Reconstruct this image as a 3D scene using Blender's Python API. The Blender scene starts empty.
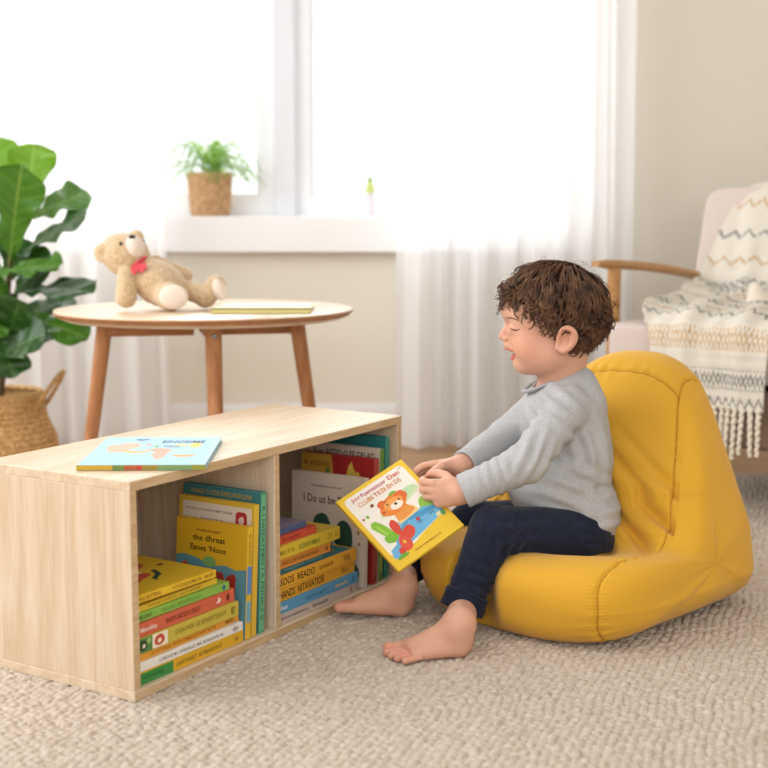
import bpy, math, random
import numpy as np
from mathutils import Vector, Matrix
rnd = random.Random(7)
rng = np.random.default_rng(11)
SC = bpy.context.scene
COL = SC.collection

# ---------------------------------------------------------------- camera numbers
FPX, CAMZ, PITCH = 1306.0, 0.79, math.radians(7.2)
CP, SP = math.cos(PITCH), math.sin(PITCH)
def P(u, v, Y):
    """world point on the depth plane Y that lies along a photographed direction"""
    a = (u-384)/FPX; b = (384-v)/FPX
    s = Y/(CP+b*SP)
    return np.array([a*s, Y, CAMZ+s*(-SP+b*CP)])
def PF(u, v, z=0.0):
    a = (u-384)/FPX; b = (384-v)/FPX
    s = (z-CAMZ)/(-SP+b*CP)
    return np.array([a*s, s*(CP+b*SP), z])

# ---------------------------------------------------------------- colours and materials
def lin(c):
    if isinstance(c, str):
        c = [int(c[i:i+2], 16) for i in (0, 2, 4)]
    o = []
    for x in c:
        x = x/255.0
        o.append(x/12.92 if x <= 0.04045 else ((x+0.055)/1.055)**2.4)
    return (o[0], o[1], o[2], 1.0)
_mats = {}
def nodes(m):
    return m.node_tree.nodes, m.node_tree.links
def bsdf(name, col='ffffff', rough=0.6, spec=0.3, **kw):
    m = bpy.data.materials.new(name); m.use_nodes = True
    b = m.node_tree.nodes['Principled BSDF']
    b.inputs['Base Color'].default_value = lin(col)
    b.inputs['Roughness'].default_value = rough
    b.inputs['Specular IOR Level'].default_value = spec
    for k, v in kw.items():
        b.inputs[k.replace('_', ' ')].default_value = v
    return m, b
def add_bump(m, b, kind='noise', scale=100, strength=0.3, dist=0.002, detail=3, stretch=None):
    N, L = nodes(m)
    tc = N.new('ShaderNodeTexCoord'); mp = N.new('ShaderNodeMapping')
    L.new(tc.outputs['Object'], mp.inputs['Vector'])
    if stretch: mp.inputs['Scale'].default_value = stretch
    if kind == 'noise':
        t = N.new('ShaderNodeTexNoise'); t.inputs['Scale'].default_value = scale; t.inputs['Detail'].default_value = detail; out = t.outputs['Fac']
    else:
        t = N.new('ShaderNodeTexVoronoi'); t.inputs['Scale'].default_value = scale; out = t.outputs['Distance']
    L.new(mp.outputs['Vector'], t.inputs['Vector'])
    bp = N.new('ShaderNodeBump'); bp.inputs['Strength'].default_value = strength; bp.inputs['Distance'].default_value = dist
    L.new(out, bp.inputs['Height']); L.new(bp.outputs['Normal'], b.inputs['Normal'])
    return t
def vary(m, b, c1, c2, scale=5, detail=4, stretch=None, lo=0.3, hi=0.7, kind='noise'):
    N, L = nodes(m)
    tc = N.new('ShaderNodeTexCoord'); mp = N.new('ShaderNodeMapping')
    L.new(tc.outputs['Object'], mp.inputs['Vector'])
    if stretch: mp.inputs['Scale'].default_value = stretch
    t = N.new('ShaderNodeTexNoise'); t.inputs['Scale'].default_value = scale; t.inputs['Detail'].default_value = detail
    L.new(mp.outputs['Vector'], t.inputs['Vector'])
    r = N.new('ShaderNodeValToRGB'); r.color_ramp.elements[0].position = lo; r.color_ramp.elements[1].position = hi
    r.color_ramp.elements[0].color = lin(c1); r.color_ramp.elements[1].color = lin(c2)
    L.new(t.outputs['Fac'], r.inputs['Fac']); L.new(r.outputs['Color'], b.inputs['Base Color'])
    return r
def flat(col, rough=0.45, spec=0.35):
    k = ('flat', col, rough)
    if k not in _mats:
        m, b = bsdf('paint_'+col, col, rough, spec); _mats[k] = m
    return _mats[k]
def wood(name, c1, c2, axis='x', scale=6, rough=0.45, ring=True, lo=0.25, hi=0.8):
    m, b = bsdf(name, c1, rough, 0.35)
    N, L = nodes(m)
    tc = N.new('ShaderNodeTexCoord'); mp = N.new('ShaderNodeMapping')
    L.new(tc.outputs['Object'], mp.inputs['Vector'])
    s = {'x': (0.35, 5, 5), 'y': (5, 0.35, 5), 'z': (5, 5, 0.35)}[axis]
    mp.inputs['Scale'].default_value = s
    n = N.new('ShaderNodeTexNoise'); n.inputs['Scale'].default_value = scale*0.35; n.inputs['Detail'].default_value = 3; n.inputs['Distortion'].default_value = 0.3
    L.new(mp.outputs['Vector'], n.inputs['Vector'])
    mu = N.new('ShaderNodeMath'); mu.operation = 'MULTIPLY'; mu.inputs[1].default_value = 22
    L.new(n.outputs['Fac'], mu.inputs[0])
    fr = N.new('ShaderNodeMath'); fr.operation = 'PINGPONG'; fr.inputs[1].default_value = 1.0
    L.new(mu.outputs[0], fr.inputs[0])
    n2 = N.new('ShaderNodeTexNoise'); n2.inputs['Scale'].default_value = scale*9; n2.inputs['Detail'].default_value = 4
    L.new(mp.outputs['Vector'], n2.inputs['Vector'])
    mx = N.new('ShaderNodeMath'); mx.operation = 'MULTIPLY_ADD'; mx.inputs[1].default_value = 0.45 if ring else 0.1; 
    L.new(fr.outputs[0], mx.inputs[0]); L.new(n2.outputs['Fac'], mx.inputs[2])
    r = N.new('ShaderNodeValToRGB'); r.color_ramp.elements[0].position = lo; r.color_ramp.elements[1].position = hi+0.2
    r.color_ramp.elements[0].color = lin(c1); r.color_ramp.elements[1].color = lin(c2)
    L.new(mx.outputs[0], r.inputs['Fac']); L.new(r.outputs['Color'], b.inputs['Base Color'])
    bp = N.new('ShaderNodeBump'); bp.inputs['Strength'].default_value = 0.08; bp.inputs['Distance'].default_value = 0.001
    L.new(n2.outputs['Fac'], bp.inputs['Height']); L.new(bp.outputs['Normal'], b.inputs['Normal'])
    return m

# ---------------------------------------------------------------- mesh helpers
def link(name, me, mat=None, parent=None, smooth=True, angle=None):
    o = bpy.data.objects.new(name, me); COL.objects.link(o)
    if mat is not None:
        for mm in (mat if isinstance(mat, (list, tuple)) else [mat]): me.materials.append(mm)
    if parent is not None: o.parent = parent
    if smooth:
        me.polygons.foreach_set('use_smooth', [True]*len(me.polygons))
        if angle is not None:
            try: me.set_sharp_from_angle(angle=math.radians(angle))
            except Exception: pass
    me.update()
    return o
class MB:
    """collects shapes that make up ONE part"""
    def __init__(s): s.v = []; s.f = []; s.mi = []; s.cur = 0
    def add(s, V, F):
        b = len(s.v); s.v += [tuple(float(c) for c in p) for p in V]; s.f += [tuple(int(i)+b for i in f) for f in F]; s.mi += [s.cur]*len(F); return s
    def box(s, x0, y0, z0, x1, y1, z1, M=None, r=0.0):
        if r <= 0:
            V = [(x, y, z) for x in (x0, x1) for y in (y0, y1) for z in (z0, z1)]
            F = [(0,1,3,2),(4,6,7,5),(0,4,5,1),(2,3,7,6),(0,2,6,4),(1,5,7,3)]
        else:
            V = []; F = []; cx = [(x0,x0+r,x1-r,x1),(y0,y0+r,y1-r,y1),(z0,z0+r,z1-r,z1)]
            idx = {}
            def vid(i, j, k):
                if (i,j,k) not in idx:
                    p = []
                    q = [i,j,k]
                    n_out = sum(1 for a in q if a in (0,3))
                    for a in range(3):
                        p.append(cx[a][q[a]])
                    idx[(i,j,k)] = len(V); V.append(p)
                return idx[(i,j,k)]
            # chamfered box: 3 verts per corner
            for a in range(3):
                b_, c_ = (a+1)%3, (a+2)%3
                for e in (0,3):
                    q = []
                    for (i,j) in ((1,1),(2,1),(2,2),(1,2)):
                        t = [0,0,0]; t[a]=e; t[b_]=i; t[c_]=j; q.append(vid(*t))
                    F.append(tuple(q) if e == 3 else tuple(reversed(q)))
            for a in range(3):
                b_, c_ = (a+1)%3, (a+2)%3
                for eb in (0,3):
                    for ec in (0,3):
                        ib = 1 if eb==0 else 2; ic = 1 if ec==0 else 2
                        q=[]
                        for (i,mode) in ((1,0),(2,0),(2,1),(1,1)):
                            t=[0,0,0]; t[a]=i
                            if mode==0: t[b_]=eb; t[c_]=ic
                            else: t[b_]=ib; t[c_]=ec
                            q.append(vid(*t))
                        flip = (eb==3)==(ec==3)
                        F.append(tuple(q) if flip else tuple(reversed(q)))
            for ex in (0,3):
                for ey in (0,3):
                    for ez in (0,3):
                        ix=1 if ex==0 else 2; iy=1 if ey==0 else 2; iz=1 if ez==0 else 2
                        q=(vid(ex,iy,iz),vid(ix,ey,iz),vid(ix,iy,ez))
                        n=(ex==3)+(ey==3)+(ez==3)
                        F.append(q if n%2==1 else tuple(reversed(q)))
        if M is not None: V = [tuple(M @ Vector(p)) for p in V]
        return s.add(V, F)
    def tube(s, pts, rad, seg=10, caps=True, flat=1.0, ref=None):
        pts = [np.array(p, float) for p in pts]; n = len(pts)
        if not hasattr(rad, '__len__'): rad = [rad]*n
        V = []; F = []
        T = []
        for i in range(n):
            t = pts[min(i+1,n-1)]-pts[max(i-1,0)]; T.append(t/ (np.linalg.norm(t)+1e-12))
        up = np.array(ref, float) if ref is not None else (np.array([0,0,1.]) if abs(T[0][2]) < .9 else np.array([1.,0,0]))
        nx = np.cross(up, T[0]); nx /= np.linalg.norm(nx)+1e-12
        for i in range(n):
            nx = nx - T[i]*np.dot(nx, T[i]); nx /= np.linalg.norm(nx)+1e-12
            ny = np.cross(T[i], nx)
            for k in range(seg):
                a = 2*math.pi*k/seg
                V.append(pts[i]+rad[i]*(math.cos(a)*nx+flat*math.sin(a)*ny))
        for i in range(n-1):
            for k in range(seg):
                a = i*seg+k; b = i*seg+(k+1)%seg
                F.append((a, b, b+seg, a+seg))
        if caps:
            F.append(tuple(reversed(range(seg)))); F.append(tuple((n-1)*seg+k for k in range(seg)))
        return s.add(V, F)
    def lathe(s, prof, seg=32, c=(0,0,0), caps=True, M=None):
        V = []; F = []; n = len(prof)
        for r, z in prof:
            for k in range(seg):
                a = 2*math.pi*k/seg; V.append((c[0]+r*math.cos(a), c[1]+r*math.sin(a), c[2]+z))
        for i in range(n-1):
            for k in range(seg):
                a=i*seg+k; b=i*seg+(k+1)%seg; F.append((a,b,b+seg,a+seg))
        if caps: F.append(tuple(reversed(range(seg)))); F.append(tuple((n-1)*seg+k for k in range(seg)))
        if M is not None: V = [tuple(M @ Vector(p)) for p in V]
        return s.add(V, F)
    def ball(s, c, r, seg=16, rings=10, M=None):
        r = r if hasattr(r, '__len__') else (r,r,r)
        V=[];F=[]
        for i in range(1, rings):
            th = math.pi*i/rings
            for k in range(seg):
                a=2*math.pi*k/seg
                V.append(np.array([r[0]*math.sin(th)*math.cos(a), r[1]*math.sin(th)*math.sin(a), r[2]*math.cos(th)]))
        V.append(np.array([0,0,r[2]])); V.append(np.array([0,0,-r[2]]))
        for i in range(rings-2):
            for k in range(seg):
                a=i*seg+k; b=i*seg+(k+1)%seg; F.append((a,a+seg,b+seg,b))
        t=len(V)-2
        for k in range(seg):
            F.append((t,k,(k+1)%seg)); b0=(rings-2)*seg; F.append((t+1,b0+(k+1)%seg,b0+k))
        if M is not None: V=[np.array(M) @ p for p in V]
        V=[p+np.array(c,float) for p in V]
        return s.add(V,F)
    def mesh(s, name):
        me = bpy.data.meshes.new(name); me.from_pydata(s.v, [], s.f)
        if any(s.mi): me.polygons.foreach_set('material_index', s.mi)
        me.update(); return me
    def build(s, name, mat, parent=None, smooth=True, angle=35):
        return link(name, s.mesh(name), mat, parent, smooth, angle)
def np_mesh(name, V, F):
    me = bpy.data.meshes.new(name)
    V = np.asarray(V, np.float32); F = np.asarray(F, np.int32)
    me.vertices.add(len(V)); me.vertices.foreach_set('co', V.ravel())
    k = F.shape[1]
    me.loops.add(F.size); me.loops.foreach_set('vertex_index', F.ravel())
    me.polygons.add(len(F)); me.polygons.foreach_set('loop_start', np.arange(0, F.size, k, dtype=np.int32))
    me.update(calc_edges=True); me.validate()
    return me
def grid_faces(nu, nv, wrap_u=False, wrap_v=False):
    iu = np.arange(nu if wrap_u else nu-1); iv = np.arange(nv if wrap_v else nv-1)
    A, B = np.meshgrid(iu, iv, indexing='ij'); A=A.ravel(); B=B.ravel()
    A2=(A+1)%nu; B2=(B+1)%nv
    return np.stack([A*nv+B, A2*nv+B, A2*nv+B2, A*nv+B2], 1)
def empty(name, loc, rz=0.0, M=None):
    o = bpy.data.objects.new(name, None); COL.objects.link(o); o.empty_display_size = 0.05
    if M is not None: o.matrix_world = M
    else: o.location = loc; o.rotation_euler = (0,0,rz)
    return o
def tag(o, label, cat, group=None, kind=None):
    if label: o['label'] = label
    if cat: o['category'] = cat
    if group: o['group'] = group
    if kind: o['kind'] = kind
    return o
def structure(o):
    o['kind'] = 'structure'; return o
def frame(origin, x, y, z):
    M = Matrix.Identity(4)
    for i in range(3):
        M[i][0]=x[i]; M[i][1]=y[i]; M[i][2]=z[i]; M[i][3]=origin[i]
    return M
def nrm(v):
    v=np.array(v,float); return v/np.linalg.norm(v)
def wob(Pn, freq, seed, n=5):
    """smooth pseudo noise from a few random sine waves"""
    r = np.random.default_rng(seed); out = np.zeros(len(Pn))
    for i in range(n):
        d = r.normal(size=3); d /= np.linalg.norm(d); f = freq*(0.6+0.9*r.random())
        out += np.sin((Pn@d)*f*2*math.pi + r.random()*6.28)
    return out/n

# ---------------------------------------------------------------- implicit surfaces
class Field:
    def __init__(s, lo, hi, h):
        s.lo=np.array(lo,float); s.h=h
        n=np.ceil((np.array(hi)-s.lo)/h).astype(int)+1
        s.n=n; s.F=np.full(n, 0.2, np.float32)
        s.ax=[(s.lo[i]+h*np.arange(n[i])).astype(np.float32) for i in range(3)]
    def _sl(s, lo, hi, pad):
        a=np.clip(np.floor((np.array(lo)-pad-s.lo)/s.h).astype(int),0,s.n); b=np.clip(np.ceil((np.array(hi)+pad-s.lo)/s.h).astype(int)+1,0,s.n)
        return tuple(slice(a[i],b[i]) for i in range(3))
    def _put(s, sl, d, k, op):
        A=s.F[sl]
        if A.size==0: return
        if op=='add':
            if k>0:
                h=np.clip(0.5+0.5*(A-d)/k,0,1); s.F[sl]=A*(1-h)+d*h-k*h*(1-h)
            else: s.F[sl]=np.minimum(A,d)
        elif op=='sub':
            if k>0:
                h=np.clip(0.5-0.5*(A+d)/k,0,1); s.F[sl]=A*(1-h)-d*h+k*h*(1-h)
            else: s.F[sl]=np.maximum(A,-d)
    def _g(s, sl):
        return s.ax[0][sl[0]][:,None,None], s.ax[1][sl[1]][None,:,None], s.ax[2][sl[2]][None,None,:]
    def cap(s, a, b, r0, r1=None, k=0.01, op='add'):
        r1=r0 if r1 is None else r1
        a=np.array(a,float); b=np.array(b,float); R=max(r0,r1)
        sl=s._sl(np.minimum(a,b)-R, np.maximum(a,b)+R, k+2*s.h+0.006)
        X,Y,Z=s._g(sl); d=b-a; L2=float(d@d)+1e-12
        t=np.clip(((X-a[0])*d[0]+(Y-a[1])*d[1]+(Z-a[2])*d[2])/L2,0,1)
        q=np.sqrt((X-a[0]-t*d[0])**2+(Y-a[1]-t*d[1])**2+(Z-a[2]-t*d[2])**2)-(r0+(r1-r0)*t)
        s._put(sl,q,k,op); return s
    def ell(s, c, r, R=None, k=0.01, op='add'):
        c=np.array(c,float); r=np.array(r if hasattr(r,'__len__') else (r,r,r),float); m=r.max()
        sl=s._sl(c-m,c+m,k+2*s.h+0.006); X,Y,Z=s._g(sl)
        X=X-c[0];Y=Y-c[1];Z=Z-c[2]
        if R is None: x,y,z=X,Y,Z
        else:
            R=np.array(R,float)   # rows = local axes in world
            x=X*R[0][0]+Y*R[0][1]+Z*R[0][2]; y=X*R[1][0]+Y*R[1][1]+Z*R[1][2]; z=X*R[2][0]+Y*R[2][1]+Z*R[2][2]
        k0=np.sqrt((x/r[0])**2+(y/r[1])**2+(z/r[2])**2); k1=np.sqrt((x/r[0]**2)**2+(y/r[1]**2)**2+(z/r[2]**2)**2)+1e-9
        s._put(sl,k0*(k0-1)/k1,k,op); return s
    def plane(s, p, n, k=0.0):
        """keeps the side the normal points away from"""
        n=nrm(n); X,Y,Z=s._g((slice(None),)*3)
        d=(X-p[0])*n[0]+(Y-p[1])*n[1]+(Z-p[2])*n[2]
        s.F=np.maximum(s.F,d.astype(np.float32)); return s
    def nets(s):
        F=s.F; F[0]=F[-1]=0.05; F[:,0]=F[:,-1]=0.05; F[:,:,0]=F[:,:,-1]=0.05
        S=(F<0); c=np.zeros(tuple(np.array(F.shape)-1),np.uint8)
        for i in (0,1):
            for j in (0,1):
                for k in (0,1):
                    c+=S[i:F.shape[0]-1+i, j:F.shape[1]-1+j, k:F.shape[2]-1+k]
        act=(c>0)&(c<8); I=np.argwhere(act); vid=np.full(c.shape,-1,np.int64); vid[act]=np.arange(len(I))
        acc=np.zeros((len(I),3)); cnt=np.zeros(len(I))
        for ax in range(3):
            o1,o2=[q for q in range(3) if q!=ax]
            for p in (0,1):
                for q in (0,1):
                    e=np.zeros(3,int); e[o1]=p; e[o2]=q; A=I+e; B=A.copy(); B[:,ax]+=1
                    f0=F[A[:,0],A[:,1],A[:,2]]; f1=F[B[:,0],B[:,1],B[:,2]]
                    m=(f0<0)!=(f1<0); t=f0[m]/(f0[m]-f1[m]); pos=A[m].astype(float); pos[:,ax]+=t
                    acc[m]+=pos; cnt[m]+=1
        V=s.lo+s.h*(acc/cnt[:,None]); Q=[]
        for ax in range(3):
            o1,o2=(ax+1)%3,(ax+2)%3
            sl0=[slice(None)]*3; sl1=[slice(None)]*3; sl0[ax]=slice(0,-1); sl1[ax]=slice(1,None)
            a=S[tuple(sl0)]; b=S[tuple(sl1)]; E=np.argwhere(a!=b)
            E=E[(E[:,o1]>0)&(E[:,o2]>0)]
            up=a[E[:,0],E[:,1],E[:,2]]
            def C(d1,d2):
                e=E.copy(); e[:,o1]-=d1; e[:,o2]-=d2; return vid[e[:,0],e[:,1],e[:,2]]
            q=np.stack([C(1,1),C(0,1),C(0,0),C(1,0)],1)
            q[~up]=q[~up][:,::-1]; Q.append(q)
        return V, np.concatenate(Q)
def vnormals(V,F):
    n=np.cross(V[F[:,2]]-V[F[:,0]], V[F[:,3]]-V[F[:,1]]); N=np.zeros_like(V)
    for i in range(4): np.add.at(N,F[:,i],n)
    return N/(np.linalg.norm(N,axis=1)[:,None]+1e-12)
def relax(V,F,it=2,w=0.5):
    for _ in range(it):
        S=np.zeros_like(V); c=np.zeros(len(V))
        for i in range(4):
            j=F[:,(i+1)%4]; np.add.at(S,F[:,i],V[j]); np.add.at(c,F[:,i],1)
            j=F[:,(i-1)%4]; np.add.at(S,F[:,i],V[j]); np.add.at(c,F[:,i],1)
        V=V*(1-w)+w*S/np.maximum(c,1)[:,None]
    return V
# ================================================================= THE ROOM
WY = 4.60                                   # inner face of the window wall
m_wall, b_ = bsdf('wall_paint', 'e7e1d5', 0.85, 0.1); add_bump(m_wall, b_, 'noise', 180, 0.05, 0.001)
m_white, b_ = bsdf('white_gloss_paint', 'f3f3f4', 0.45, 0.3)
m_frame, b_ = bsdf('window_frame_paint', 'eef0f4', 0.4, 0.3)
WX0, WX1, WZ0, WZ1 = -1.36, 0.70, 0.80, 2.10
w = MB()
w.box(-2.4, WY, 0, WX0, WY+0.2, 2.6); w.box(WX1, WY, 0, 2.6, WY+0.2, 2.6)
w.box(WX0, WY, 0, WX1, WY+0.2, WZ0-0.125); w.box(WX0, WY, WZ1, WX1, WY+0.2, 2.6)
structure(w.build('wall_back', m_wall, smooth=False))
def wall_with_opening(name, ax, c0, c1, a0, a1, o0, o1, z0, z1):
    q = MB()
    def bb(p0, p1, za, zb):
        if ax == 'x': q.box(c0, p0, za, c1, p1, zb)
        else: q.box(p0, c0, za, p1, c1, zb)
    bb(a0, o0, 0, 2.6); bb(o1, a1, 0, 2.6); bb(o0, o1, 0, z0); bb(o0, o1, z1, 2.6)
    structure(q.build(name, m_wall, smooth=False))
wall_with_opening('wall_left', 'x', -2.55, -2.4, -1.6, WY+0.2, 0.9, 4.2, 0.7, 2.35)  # out of view; opening added to let fill light in from the left
wall_with_opening('wall_front', 'y', -1.75, -1.6, -2.4, 2.6, -1.4, 1.7, 0.8, 2.3)  # behind the camera; opening added for the front fill light
structure(MB().box(2.6, -1.6, 0, 2.75, WY+0.2, 2.6).build('wall_right', m_wall, smooth=False))
structure(MB().box(-2.55, -1.75, 2.6, 2.75, WY+0.2, 2.7).build('ceiling', m_white, smooth=False))
m_oakfloor = wood('oak_floor', 'c8a47c', 'a98258', 'x', 3)
structure(MB().box(-2.6, 0.4, -0.05, 2.6, WY+0.2, 0).build('floor', m_oakfloor, smooth=False))
b = MB(); b.box(-2.4, WY-0.016, 0, 2.6, WY-0.0005, 0.125); b.box(-2.4, WY-0.011, 0.125, 2.6, WY-0.0005, 0.138)
structure(b.build('baseboard_back', m_white, smooth=False))
# sill with its deep front board
s = MB(); s.box(WX0, WY-0.06, WZ0-0.125, WX1, WY+0.2, WZ0, r=0.004)
structure(s.build('window_sill', m_white, smooth=False)).name = 'trim_1'
# two sashes side by side with a deep mullion
m_glass = bpy.data.materials.new('window_glass'); m_glass.use_nodes = True
N, L = nodes(m_glass); N.clear()
o_ = N.new('ShaderNodeOutputMaterial'); t_ = N.new('ShaderNodeBsdfTransparent'); g_ = N.new('ShaderNodeBsdfGlossy'); x_ = N.new('ShaderNodeMixShader')
g_.inputs['Roughness'].default_value = 0.02; x_.inputs[0].default_value = 0.06
t_.inputs[0].default_value = (0.98, 0.99, 0.99, 1)
L.new(t_.outputs[0], x_.inputs[1]); L.new(g_.outputs[0], x_.inputs[2]); L.new(x_.outputs[0], o_.inputs[0])
FY0, FY1 = WY+0.06, WY+0.12
def sash(n, x0, x1):
    o = empty('window_%d' % n, ((x0+x1)/2, FY0, WZ0)); structure(o)
    f = MB(); fw = 0.052; xa, xb = x0-(x0+x1)/2, x1-(x0+x1)/2; H = WZ1-WZ0
    for (a, b2, c, d) in ((xa, 0.0003, xa+fw, H), (xb-fw, 0.0003, xb, H), (xa+fw, 0.0003, xb-fw, 0.066), (xa+fw, H-fw, xb-fw, H)):
        f.box(a, 0, b2, c, FY1-FY0, d)
    for (a, b2, c, d) in ((xa+fw, 0.066, xa+fw+.012, H-fw), (xb-fw-.012, 0.066, xb-fw, H-fw), (xa+fw+.012, 0.066, xb-fw-.012, 0.078)):
        f.box(a, 0.012, b2, c, 0.045, d)
    f.build('window_frame', m_frame, o, smooth=False)
    MB().box(xa+fw, 0.026, 0.066, xb-fw, 0.03, H-fw).build('window_pane', m_glass, o, smooth=False)
MX = P(285, 150, FY0)[0]
sash(1, WX0, MX-0.038); sash(2, MX+0.038, WX1)
m_mul, b_ = bsdf('mullion_paint', 'dfe1e8', 0.4, 0.3)
structure(MB().box(MX-0.038, WY+0.03, WZ0, MX+0.038, WY+0.14, WZ1, r=0.003).build('trim_2', m_mul, smooth=False))

# ================================================================= CURTAINS
m_cur = bpy.data.materials.new('sheer_white_curtain'); m_cur.use_nodes = True
N, L = nodes(m_cur); N.clear()
o_ = N.new('ShaderNodeOutputMaterial'); t_ = N.new('ShaderNodeBsdfTransparent'); d_ = N.new('ShaderNodeBsdfDiffuse'); tl = N.new('ShaderNodeBsdfTranslucent')
x1 = N.new('ShaderNodeMixShader'); x2 = N.new('ShaderNodeMixShader')
d_.inputs[0].default_value = (0.93, 0.93, 0.94, 1); tl.inputs[0].default_value = (0.95, 0.95, 0.96, 1)
x1.inputs[0].default_value = 0.5; L.new(d_.outputs[0], x1.inputs[1]); L.new(tl.outputs[0], x1.inputs[2])
x2.inputs[0].default_value = 0.80; L.new(t_.outputs[0], x2.inputs[1]); L.new(x1.outputs[0], x2.inputs[2]); L.new(x2.outputs[0], o_.inputs[0])
def curtain(x0, x1, y, folds, seed, label, hem=0.015):
    r = np.random.default_rng(seed)
    nx, nz = 420, 60
    u = np.linspace(0, 1, nx); z = np.linspace(hem, 2.25, nz)
    ph = np.cumsum(0.5+1.0*np.interp(u, np.linspace(0,1,folds), r.random(folds))); ph = ph/ph[-1]*folds*2*math.pi
    amp = 0.016+0.020*np.interp(u, np.linspace(0,1,folds), r.random(folds))
    V = np.zeros((nx, nz, 3))
    for j, zz in enumerate(z):
        k = zz/2.25
        fl = (1-k)*0.03*np.sin(ph*0.37+seed)
        V[:, j, 0] = x0+(x1-x0)*u*(1+0.03*(1-k)) + 0.003*np.sin(ph*2+1)
        V[:, j, 1] = y + amp*np.sin(ph)*(0.75+0.35*(1-k)) + fl + 0.002*np.sin(ph*3.1+2)
        V[:, j, 2] = zz
    F = grid_faces(nx, nz)
    o = link('sheer_curtain', np_mesh('sheer_curtain', V.reshape(-1,3), F), m_cur)
    tag(o, label, 'curtain')
    hm = MB()
    k0 = [tuple(V[i, 0]) for i in range(0, nx, 2)]
    Vh = []; 
    hh = np.concatenate([V[:, :1], V[:, :1]+np.array([0,0.0,0.035])], 1); hh2 = hh.copy(); hh2[:,:,1] += 0.0015
    h = link('curtain_hem', np_mesh('curtain_hem', hh2.reshape(-1,3), grid_faces(nx,2)), m_cur, o)
    return o
cr0 = P(395, 300, 4.42)[0]; cr1 = P(628, 300, 4.42)[0]
curtain(cr0, cr1, 4.43, 10, 3, 'sheer white curtain hanging to the floor right of the window, behind the child')
curtain(-1.62, P(160, 300, 4.40)[0], 4.41, 10, 5, 'sheer white curtain hanging left of the window, behind the leafy plant and round table')

# ================================================================= RUG (chunky woven loops)
BG0=.0
def make_rug():
    xs = np.concatenate([np.arange(-1.7,-1.0,0.006), np.arange(-1.0,1.15,0.0026), np.arange(1.15,1.9,0.006)])
    ys = np.concatenate([np.arange(1.45,3.1,0.0026), np.arange(3.1,3.95,0.004)])
    X, Y = np.meshgrid(xs, ys, indexing='ij')
    # warp, then brick-staggered loops
    Xw = X+0.006*np.sin(Y*9+X*3)+0.003*np.sin(Y*31); Yw = Y+0.006*np.sin(X*7+1)+0.003*np.sin(X*27+Y*5)
    ca, sa = math.cos(0.2), math.sin(0.2)
    A = (Xw*ca+Yw*sa)/0.0170; B = (-Xw*sa+Yw*ca)/0.0138
    best = np.full(X.shape, 9.0); sec = np.full(X.shape, 9.0); tint = np.zeros(X.shape); hgt = np.zeros(X.shape)
    row0 = np.floor(B)
    for dj in (-1,0,1):
        row = row0+dj; off = 0.5*(row%2)
        c0 = np.floor(A-off)
        for di in (-1,0,1):
            c = c0+di
            h1 = np.abs(np.sin(row*127.1+c*311.7)*43758.5)%1; h2 = np.abs(np.sin(row*269.5+c*183.3)*24634.6)%1; h3 = np.abs(np.sin(row*41.5+c*89.3)*13634.6)%1
            cx = c+off+0.5+(h1-.5)*0.34; cy = row+0.5+(h2-.5)*0.3
            ang = (h3-.5)*0.9+0.35
            dx = A-cx; dy = B-cy
            ex = dx*np.cos(ang)+dy*np.sin(ang); ey = -dx*np.sin(ang)+dy*np.cos(ang)
            d = np.sqrt((ex*0.97)**2+(ey*1.05)**2)
            m = d < best
            sec = np.where(m, best, np.minimum(sec, d))
            hgt = np.where(m, 0.8+0.45*h3, hgt)
            best = np.where(m, d, best)
    Z = 0.0105*hgt*np.sqrt(np.clip(1-(best/0.71)**2, 0, 1))
    Z = np.where(sec-best < 0.12, Z*(0.55+0.45*(sec-best)/0.12), Z)
    Z = Z+0.0005*np.sin(A*19+B*7)*np.sin(B*17)+0.001
    V = np.stack([X, Y, Z-0.001], -1).reshape(-1,3)
    F = grid_faces(len(xs), len(ys))
    m, b = bsdf('woven_wool', 'c8bbad', 0.95, 0.08)
    vary(m, b, 'bdae9d', 'd4c8bb', 70, 4, None, 0.3, 0.7)
    add_bump(m, b, 'noise', 900, 0.35, 0.0015, 2)
    o = link('woven_rug', np_mesh('woven_rug', V, F), m)
    tag(o, 'large oatmeal beige rug of chunky woven loops covering the floor', 'rug')
    b2 = MB(); b2.box(-1.7,3.94,0.0002,1.9,3.97,0.010,r=0.003)
    b2.build('bound_edge', m, o)
make_rug()

# ================================================================= CUBBY SHELF
E1 = nrm((0.53, 0.848, 0)); E2 = np.array([-E1[1], E1[0], 0.])
C0 = PF(134.7, 702.5, .0085); HS = 0.374; LS = 0.838; DS = 0.345; TH = 0.017
shelf = empty('cubby_bookshelf', (0,0,0), M=frame((C0[0],C0[1],0.0085), E1, E2, (0,0,1)))
tag(shelf, 'low light birch plywood cubby shelf with two open compartments of picture books', 'bookshelf')
m_birch_z = wood('birch_upright_panel', 'e4d2bc', 'd2b898', 'z', 4, 0.5)
m_birch_x = wood('birch_long_panel', 'e6d4be', 'd4bb9c', 'x', 4, 0.35)
m_plyedge = wood('plywood_edge', 'd8bd97', 'c4a37a', 'x', 9, 0.6)  # browner ply edge, with front-face shading also put into the tone
HS_ = HS-0.0085
DIV = 0.395
def panel(nm, x0,y0,z0,x1,y1,z1, m, edge):
    q = MB().box(x0,y0,z0,x1,y1,z1,r=0.0012)
    o = q.build(nm, [m, m_plyedge], shelf, smooth=False)
    for p in o.data.polygons:
        if p.normal.y < -0.9 and z1-z0 < .02 or (p.normal.y < -0.9 and x1-x0 < .02): p.material_index = 1
    return o
panel('top_panel', 0,0,HS_-TH, LS,DS,HS_, m_birch_x, 0)
panel('bottom_panel', 0,0,0, LS,DS,TH, m_birch_x, 0)
panel('side_panel', 0,0.0006,TH, TH,DS,HS_-TH, m_birch_z, 0)
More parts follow.
